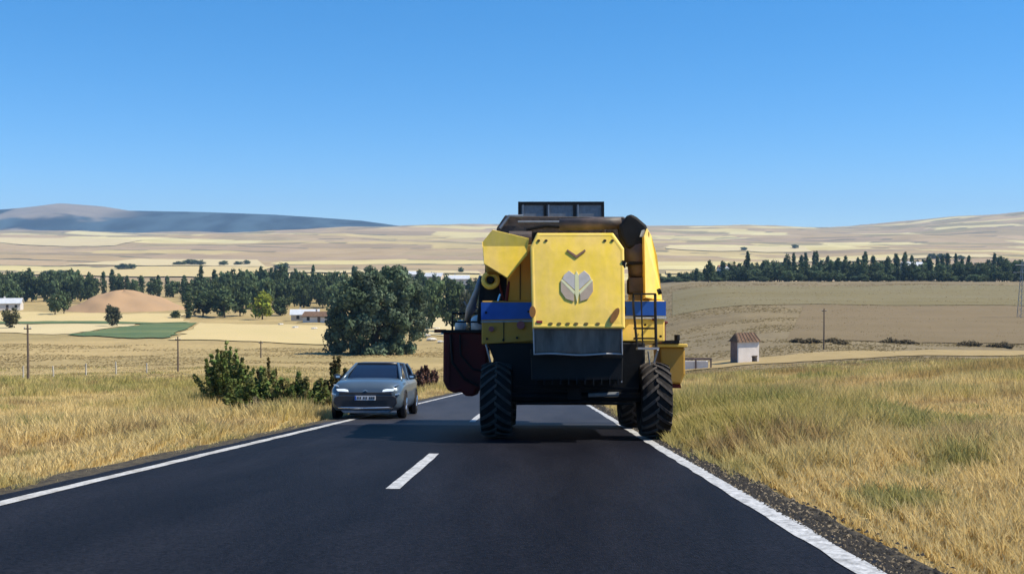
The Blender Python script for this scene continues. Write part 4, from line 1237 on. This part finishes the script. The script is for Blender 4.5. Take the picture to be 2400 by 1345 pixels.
def house(px, Y, w, d, h, rh, roofm, wallm, label, rz=0.0, lift=0.0):
    x, y = at(px, Y)
    root = empty('house', (x, y, Hf(x, y) - 0.2 + lift), (0, 0, rz))
    tag(root, label, 'house')
    wl = MB()
    wl.add([(-w / 2, -d / 2, 0), (w / 2, -d / 2, 0), (w / 2, d / 2, 0), (-w / 2, d / 2, 0), (-w / 2, -d / 2, h), (w / 2, -d / 2, h), (w / 2, d / 2, h), (-w / 2, d / 2, h), (-w / 2, 0, h + rh * 0.96), (w / 2, 0, h + rh * 0.96)],
           [(0, 1, 5, 4), (1, 2, 6, 9, 5), (2, 3, 7, 6), (3, 0, 4, 8, 7)])
    wl.build('wall', wallm, root)
    rf = MB()
    e = 0.5
    for s in (-1, 1):
        rf.add([(-w / 2 - e, s * (d / 2 + e), h - rh * e / (d / 2)), (w / 2 + e, s * (d / 2 + e), h - rh * e / (d / 2)), (w / 2 + e, 0, h + rh), (-w / 2 - e, 0, h + rh),
                (-w / 2 - e, s * (d / 2 + e), h - rh * e / (d / 2) + 0.2), (w / 2 + e, s * (d / 2 + e), h - rh * e / (d / 2) + 0.2), (w / 2 + e, 0, h + rh + 0.2), (-w / 2 - e, 0, h + rh + 0.2)],
               [(0, 1, 2, 3), (7, 6, 5, 4), (0, 4, 5, 1), (1, 5, 6, 2), (3, 7, 4, 0)])
    r = rf.build('roof', roofm, root)
    MB().box(-w * 0.2, -w * 0.2 + 0.6, 0.3, 0.9, h + rh * 0.6, h + rh + 1.0).build('chimney', wallm, r)
    for i in range(max(2, int(w / 3.5))):
        xx = -w / 2 + w * (i + 0.5) / max(2, int(w / 3.5))
        MB().box(xx - 0.55, xx + 0.55, -d / 2 - 0.05, -d / 2 + 0.05, h * 0.4, h * 0.4 + 1.3).build('window', 'opening', root)
    MB().box(-0.5, 0.5, -d / 2 - 0.06, -d / 2 + 0.05, 0.1, 2.1).build('door', 'wood', root)
house(8, 470, 11, 8, 3.5, 2.0, 'tin_roof', 'house_wall', 'pale tin roofed house at the left edge among dark trees', 0.3)
house(712, 385, 10, 8, 2.8, 1.6, 'tin_roof', 'house_wall2', 'low farm shed with pale roof behind the stubble, left of the willow', 0.2)
house(752, 372, 12, 7, 2.6, 1.4, 'brown_roof', 'house_wall', 'brown roofed farm building touching the left side of the willow', -0.1)
house(1075, 700, 14, 9, 10.5, 2.2, 'tin_roof', 'house_wall', 'white house above the trees just left of the harvester', 0.1)
house(1018, 720, 12, 9, 11.5, 2.2, 'tin_roof', 'house_wall2', 'small pale house showing over the top of the willow', -0.2)
house(965, 740, 10, 8, 12.5, 2.0, 'tin_roof', 'house_wall', 'tiny white house over the left half of the willow crown', 0.2)
house(1705, 735, 14, 10, 9.5, 2.5, 'red_roof', 'house_wall', 'red roofed house at the near end of the right belt', 0.05)
house(1694, 662, 4, 5, 9.0, 1.0, 'tin_roof', 'house_wall', 'narrow white house wall glimpsed through the right belt', 0.3)
house(2130, 662, 12, 10, 10.5, 2.2, 'tin_roof', 'house_wall', 'long pale roofed barn in the middle of the right belt', -0.1)
house(2088, 640, 4, 4, 5.0, 1.0, 'tin_roof', 'house_wall', 'little white shed at the foot of the right belt', 0.1)
# stones and rubble beside the willow
for i, (px, Y, s) in enumerate(((1010, 262, 1.5), (1032, 255, 1.1), (1000, 285, 1.2), (1045, 300, 1.6), (1022, 330, 1.3), (690, 330, 1.4), (735, 322, 1.2), (655, 352, 1.1))):
    x, y = at(px, Y)
    b = MB()
    rr = random.Random(i)
    vs, fs = [], []
    for a in range(5):
        for j in range(8):
            t, f = math.pi * a / 4, 2 * math.pi * j / 8
            k = 0.6 * s * (0.75 + 0.5 * rr.random())
            vs.append((k * 1.5 * math.sin(t) * math.cos(f), k * math.sin(t) * math.sin(f), k * 0.55 * math.cos(t)))
    for a in range(4):
        for j in range(8):
            fs.append((a * 8 + j, a * 8 + (j + 1) % 8, (a + 1) * 8 + (j + 1) % 8, (a + 1) * 8 + j))
    b.add(vs, fs)
    o = b.build('boulder', 'stone', loc=(x, y, Hf(x, y) + 0.25 * s))
    tag(o, 'pale boulder on the slope ' + ('right' if px > 900 else 'left') + ' of the willow', 'rock', 'boulders ' + ('right' if px > 900 else 'left') + ' of the willow')

# ------------------------------------------------------------------ grass and gravel
def grass(name, side, n, y0, y1):
    r = np.random.default_rng(31 if side > 0 else 37)
    k = r.random(n)
    Y = np.exp(math.log(y0 + 3) + k * (math.log(y1 + 3) - math.log(y0 + 3))) - 3
    if side > 0:
        e = LINE_R + 0.31 + 0.30 * (fbm(Y * 0.9, Y * 0, 3) - 0.3)
        X = e + (r.random(n) ** 1.25) * (0.58 * (Y + 6) - e + 1.5)
    else:
        e = edge_l(Y) - 0.58 - 0.5 * (fbm(Y * 0.9, Y * 0 + 4, 3) - 0.3)
        X = e - (r.random(n) ** 1.25) * (0.58 * (Y + 6) + e + 5.5)
    # tufts: pull blades together
    tx, ty = np.round(X / (0.16 + 0.008 * Y)), np.round(Y / (0.16 + 0.012 * Y))
    j1, j2 = hash2(tx, ty, 1) - 0.5, hash2(tx, ty, 2) - 0.5
    pull = 0.45 * (1 - sstep(18, 36, Y))
    X = X * (1 - pull) + pull * ((tx + j1 * 0.8) * (0.16 + 0.008 * Y))
    dist = (X - (LINE_R + 0.18)) if side > 0 else (edge_l(Y) - 0.42 - X)
    keep = dist > 0.05
    X, Y, dist, tx, ty = X[keep], Y[keep], dist[keep], tx[keep], ty[keep]
    n = len(X)
    Z = H(X, Y)
    patch_ = fbm(X / 3.2, Y / 4.5, 45)
    big = fbm(X / 13, Y / 16, 49)
    tall = 0.55 + 0.9 * sstep(0.42, 0.72, patch_) + 0.5 * sstep(0.5, 0.7, big)
    hgt = (0.10 + 0.24 * sstep(0.0, 1.6, dist)) * (1 - 0.55 * sstep(60, 140, Y)) * tall * (0.6 + 0.75 * r.random(n))
    wid = (0.0022 + 0.00050 * Y) * (0.7 + 0.6 * r.random(n))
    a = r.random(n) * 6.283
    lean = hgt * (0.15 + 0.55 * r.random(n))
    la = r.random(n) * 6.283 + 0.4
    ca, sa = np.cos(a) * wid, np.sin(a) * wid
    lx, ly = np.cos(la) * lean, np.sin(la) * lean
    P0 = np.stack([X - ca, Y - sa, Z - 0.02], -1)
    P1 = np.stack([X + ca, Y + sa, Z - 0.02], -1)
    P2 = np.stack([X + ca * 0.75 + lx * 0.35, Y + sa * 0.75 + ly * 0.35, Z + hgt * 0.6], -1)
    P3 = np.stack([X - ca * 0.75 + lx * 0.35, Y - sa * 0.75 + ly * 0.35, Z + hgt * 0.6], -1)
    P4 = np.stack([X + lx, Y + ly, Z + hgt], -1)
    V = np.stack([P0, P1, P2, P3, P4], 1).reshape(-1, 3)
    i = np.arange(n)[:, None] * 5
    nr = i[Y < 26]
    fr = i[Y >= 26]
    F = np.concatenate([nr + np.array([0, 1, 2]), nr + np.array([0, 2, 3]), nr + np.array([3, 2, 4]), fr + np.array([0, 1, 4])])
    straw, pale = np.array([.60, .455, .185]), np.array([.68, .55, .29])
    olive, brown, green = np.array([.38, .335, .105]), np.array([.36, .25, .125]), np.array([.26, .27, .09])
    t = hash2(tx, ty, 9)
    c = straw + (pale - straw) * r.random((n, 1))
    w = (sstep(0.46, 0.66, 0.55 * patch_ + 0.45 * big) * (0.5 + 0.5 * t))[:, None]
    c = c * (1 - w) + olive * w
    w = (sstep(0.56, 0.70, fbm(X / 2.1 + 7, Y / 3.1, 61)) * (t > 0.35))[:, None] * 0.8
    c = c * (1 - w) + brown * w
    w = (sstep(0.60, 0.72, fbm(X / 1.7 + 17, Y / 2.4, 67)))[:, None] * 0.75
    c = c * (1 - w) + green * w
    if side > 0:
        w = (sstep(0.48, 0.66, fbm(X / 11 + 3, Y / 11, 73)) * sstep(7, 20, X))[:, None] * 0.55
        c = c * (1 - w) + np.array([.36, .225, .10]) * w
    c = c * (0.75 + 0.5 * r.random((n, 1)))
    me = np_mesh(name, V, F, np.repeat(c, 5, 0))
    tag(obj(name, me, 'grass'), 'dry straw coloured grass on the ' + ('right' if side > 0 else 'left') + ' verge of the road', 'grass', kind='stuff')
grass('dry_grass', 1, 330000, 3.5, 135)
grass('dry_grass', -1, 300000, 6, 150)

def tufts(n):
    r = np.random.default_rng(77)
    k = r.random(n)
    Y = np.exp(math.log(110) + k * math.log(520 / 110.0))
    X = (r.random(n) * 1.12 - 0.55) * Y
    ok = ~((X > -7) & (X < 4)) & ~((Y > 236) & (X < 0)) & ~((Y > 138) & (Y < 152) & (X > 0))
    X, Y = X[ok], Y[ok]
    dens = fbm(X / 16, Y / 9, 101)
    ok = dens > 0.42 + 0.2 * r.random(len(X))
    X, Y = X[ok], Y[ok]
    n = len(X)
    Z = H(X, Y)
    h = (0.02 + 0.10 * r.random(n)) * (1 + Y / 500)
    w = (0.06 + 0.0010 * Y) * (0.6 + 0.8 * r.random(n))
    a = r.random(n) * 3.14
    V = np.stack([np.stack([X - w * np.cos(a), Y - w * np.sin(a), Z], -1), np.stack([X + w * np.cos(a), Y + w * np.sin(a), Z], -1), np.stack([X + 1.2 * w * np.sin(a), Y - 1.2 * w * np.cos(a), Z + h + 0.04], -1)], 1).reshape(-1, 3)
    F = np.arange(n * 3).reshape(-1, 3)
    g = r.random((n, 1))
    c = np.array([.40, .31, .155]) * (1 - g) + np.array([.24, .19, .095]) * g
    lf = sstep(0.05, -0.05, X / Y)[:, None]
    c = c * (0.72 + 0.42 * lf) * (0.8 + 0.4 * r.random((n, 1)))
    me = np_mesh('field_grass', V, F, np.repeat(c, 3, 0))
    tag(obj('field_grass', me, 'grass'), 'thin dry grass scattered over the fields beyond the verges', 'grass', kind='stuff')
tufts(150000)

def gravel(n):
    r = np.random.default_rng(3)
    Y = np.exp(math.log(5) + r.random(n) * math.log(60 / 5.0))
    X = LINE_R + 0.16 + np.abs(r.normal(size=n)) * 0.15
    z = np.maximum(road_z(Y) - 0.006, H(X, Y))
    s = (0.004 + 0.0009 * Y) * (0.5 + r.random(n))
    base = np.array([[-1, -1, 0], [1, -1, 0], [1, 1, 0], [-1, 1, 0], [0.1, 0, 1.1]], float)
    V = base[None] * s[:, None, None] * (0.6 + 0.8 * r.random((n, 5, 1))) + np.stack([X, Y, z], -1)[:, None]
    i = np.arange(n)[:, None] * 5
    F = np.concatenate([i + np.array(f) for f in ((0, 1, 4), (1, 2, 4), (2, 3, 4), (3, 0, 4))])
    g = r.random((n, 1))
    c = np.where(g < 0.86, np.array([.022, .021, .021]), np.array([.16, .13, .09])) * (0.6 + 0.8 * r.random((n, 1)))
    me = np_mesh('gravel', V.reshape(-1, 3), F, np.repeat(c, 5, 0))
    tag(obj('gravel', me, 'pebble'), 'loose dark gravel along the right edge line', 'gravel', kind='stuff')
gravel(16000)

# ------------------------------------------------------------------ air
def haze():
    hz = bpy.data.materials.new('haze')
    hz.use_nodes = True
    nt = hz.node_tree
    nt.nodes.clear()
    out = nt.nodes.new('ShaderNodeOutputMaterial')
    v = nt.nodes.new('ShaderNodeVolumePrincipled')
    v.inputs['Color'].default_value = (0.40, 0.66, 1.0, 1)
    v.inputs['Density'].default_value = 8e-5
    v.inputs['Anisotropy'].default_value = 0.0
    nt.links.new(v.outputs[0], out.inputs['Volume'])
    me = MB().box(-9000, 9000, -150, 9200, -70, 520).mesh('haze')
    me.materials.append(hz)
    o = bpy.data.objects.new('haze', me)
    COL.objects.link(o)
    tag(o, 'thin bluish summer haze over the valley', 'haze', kind='stuff')
haze()
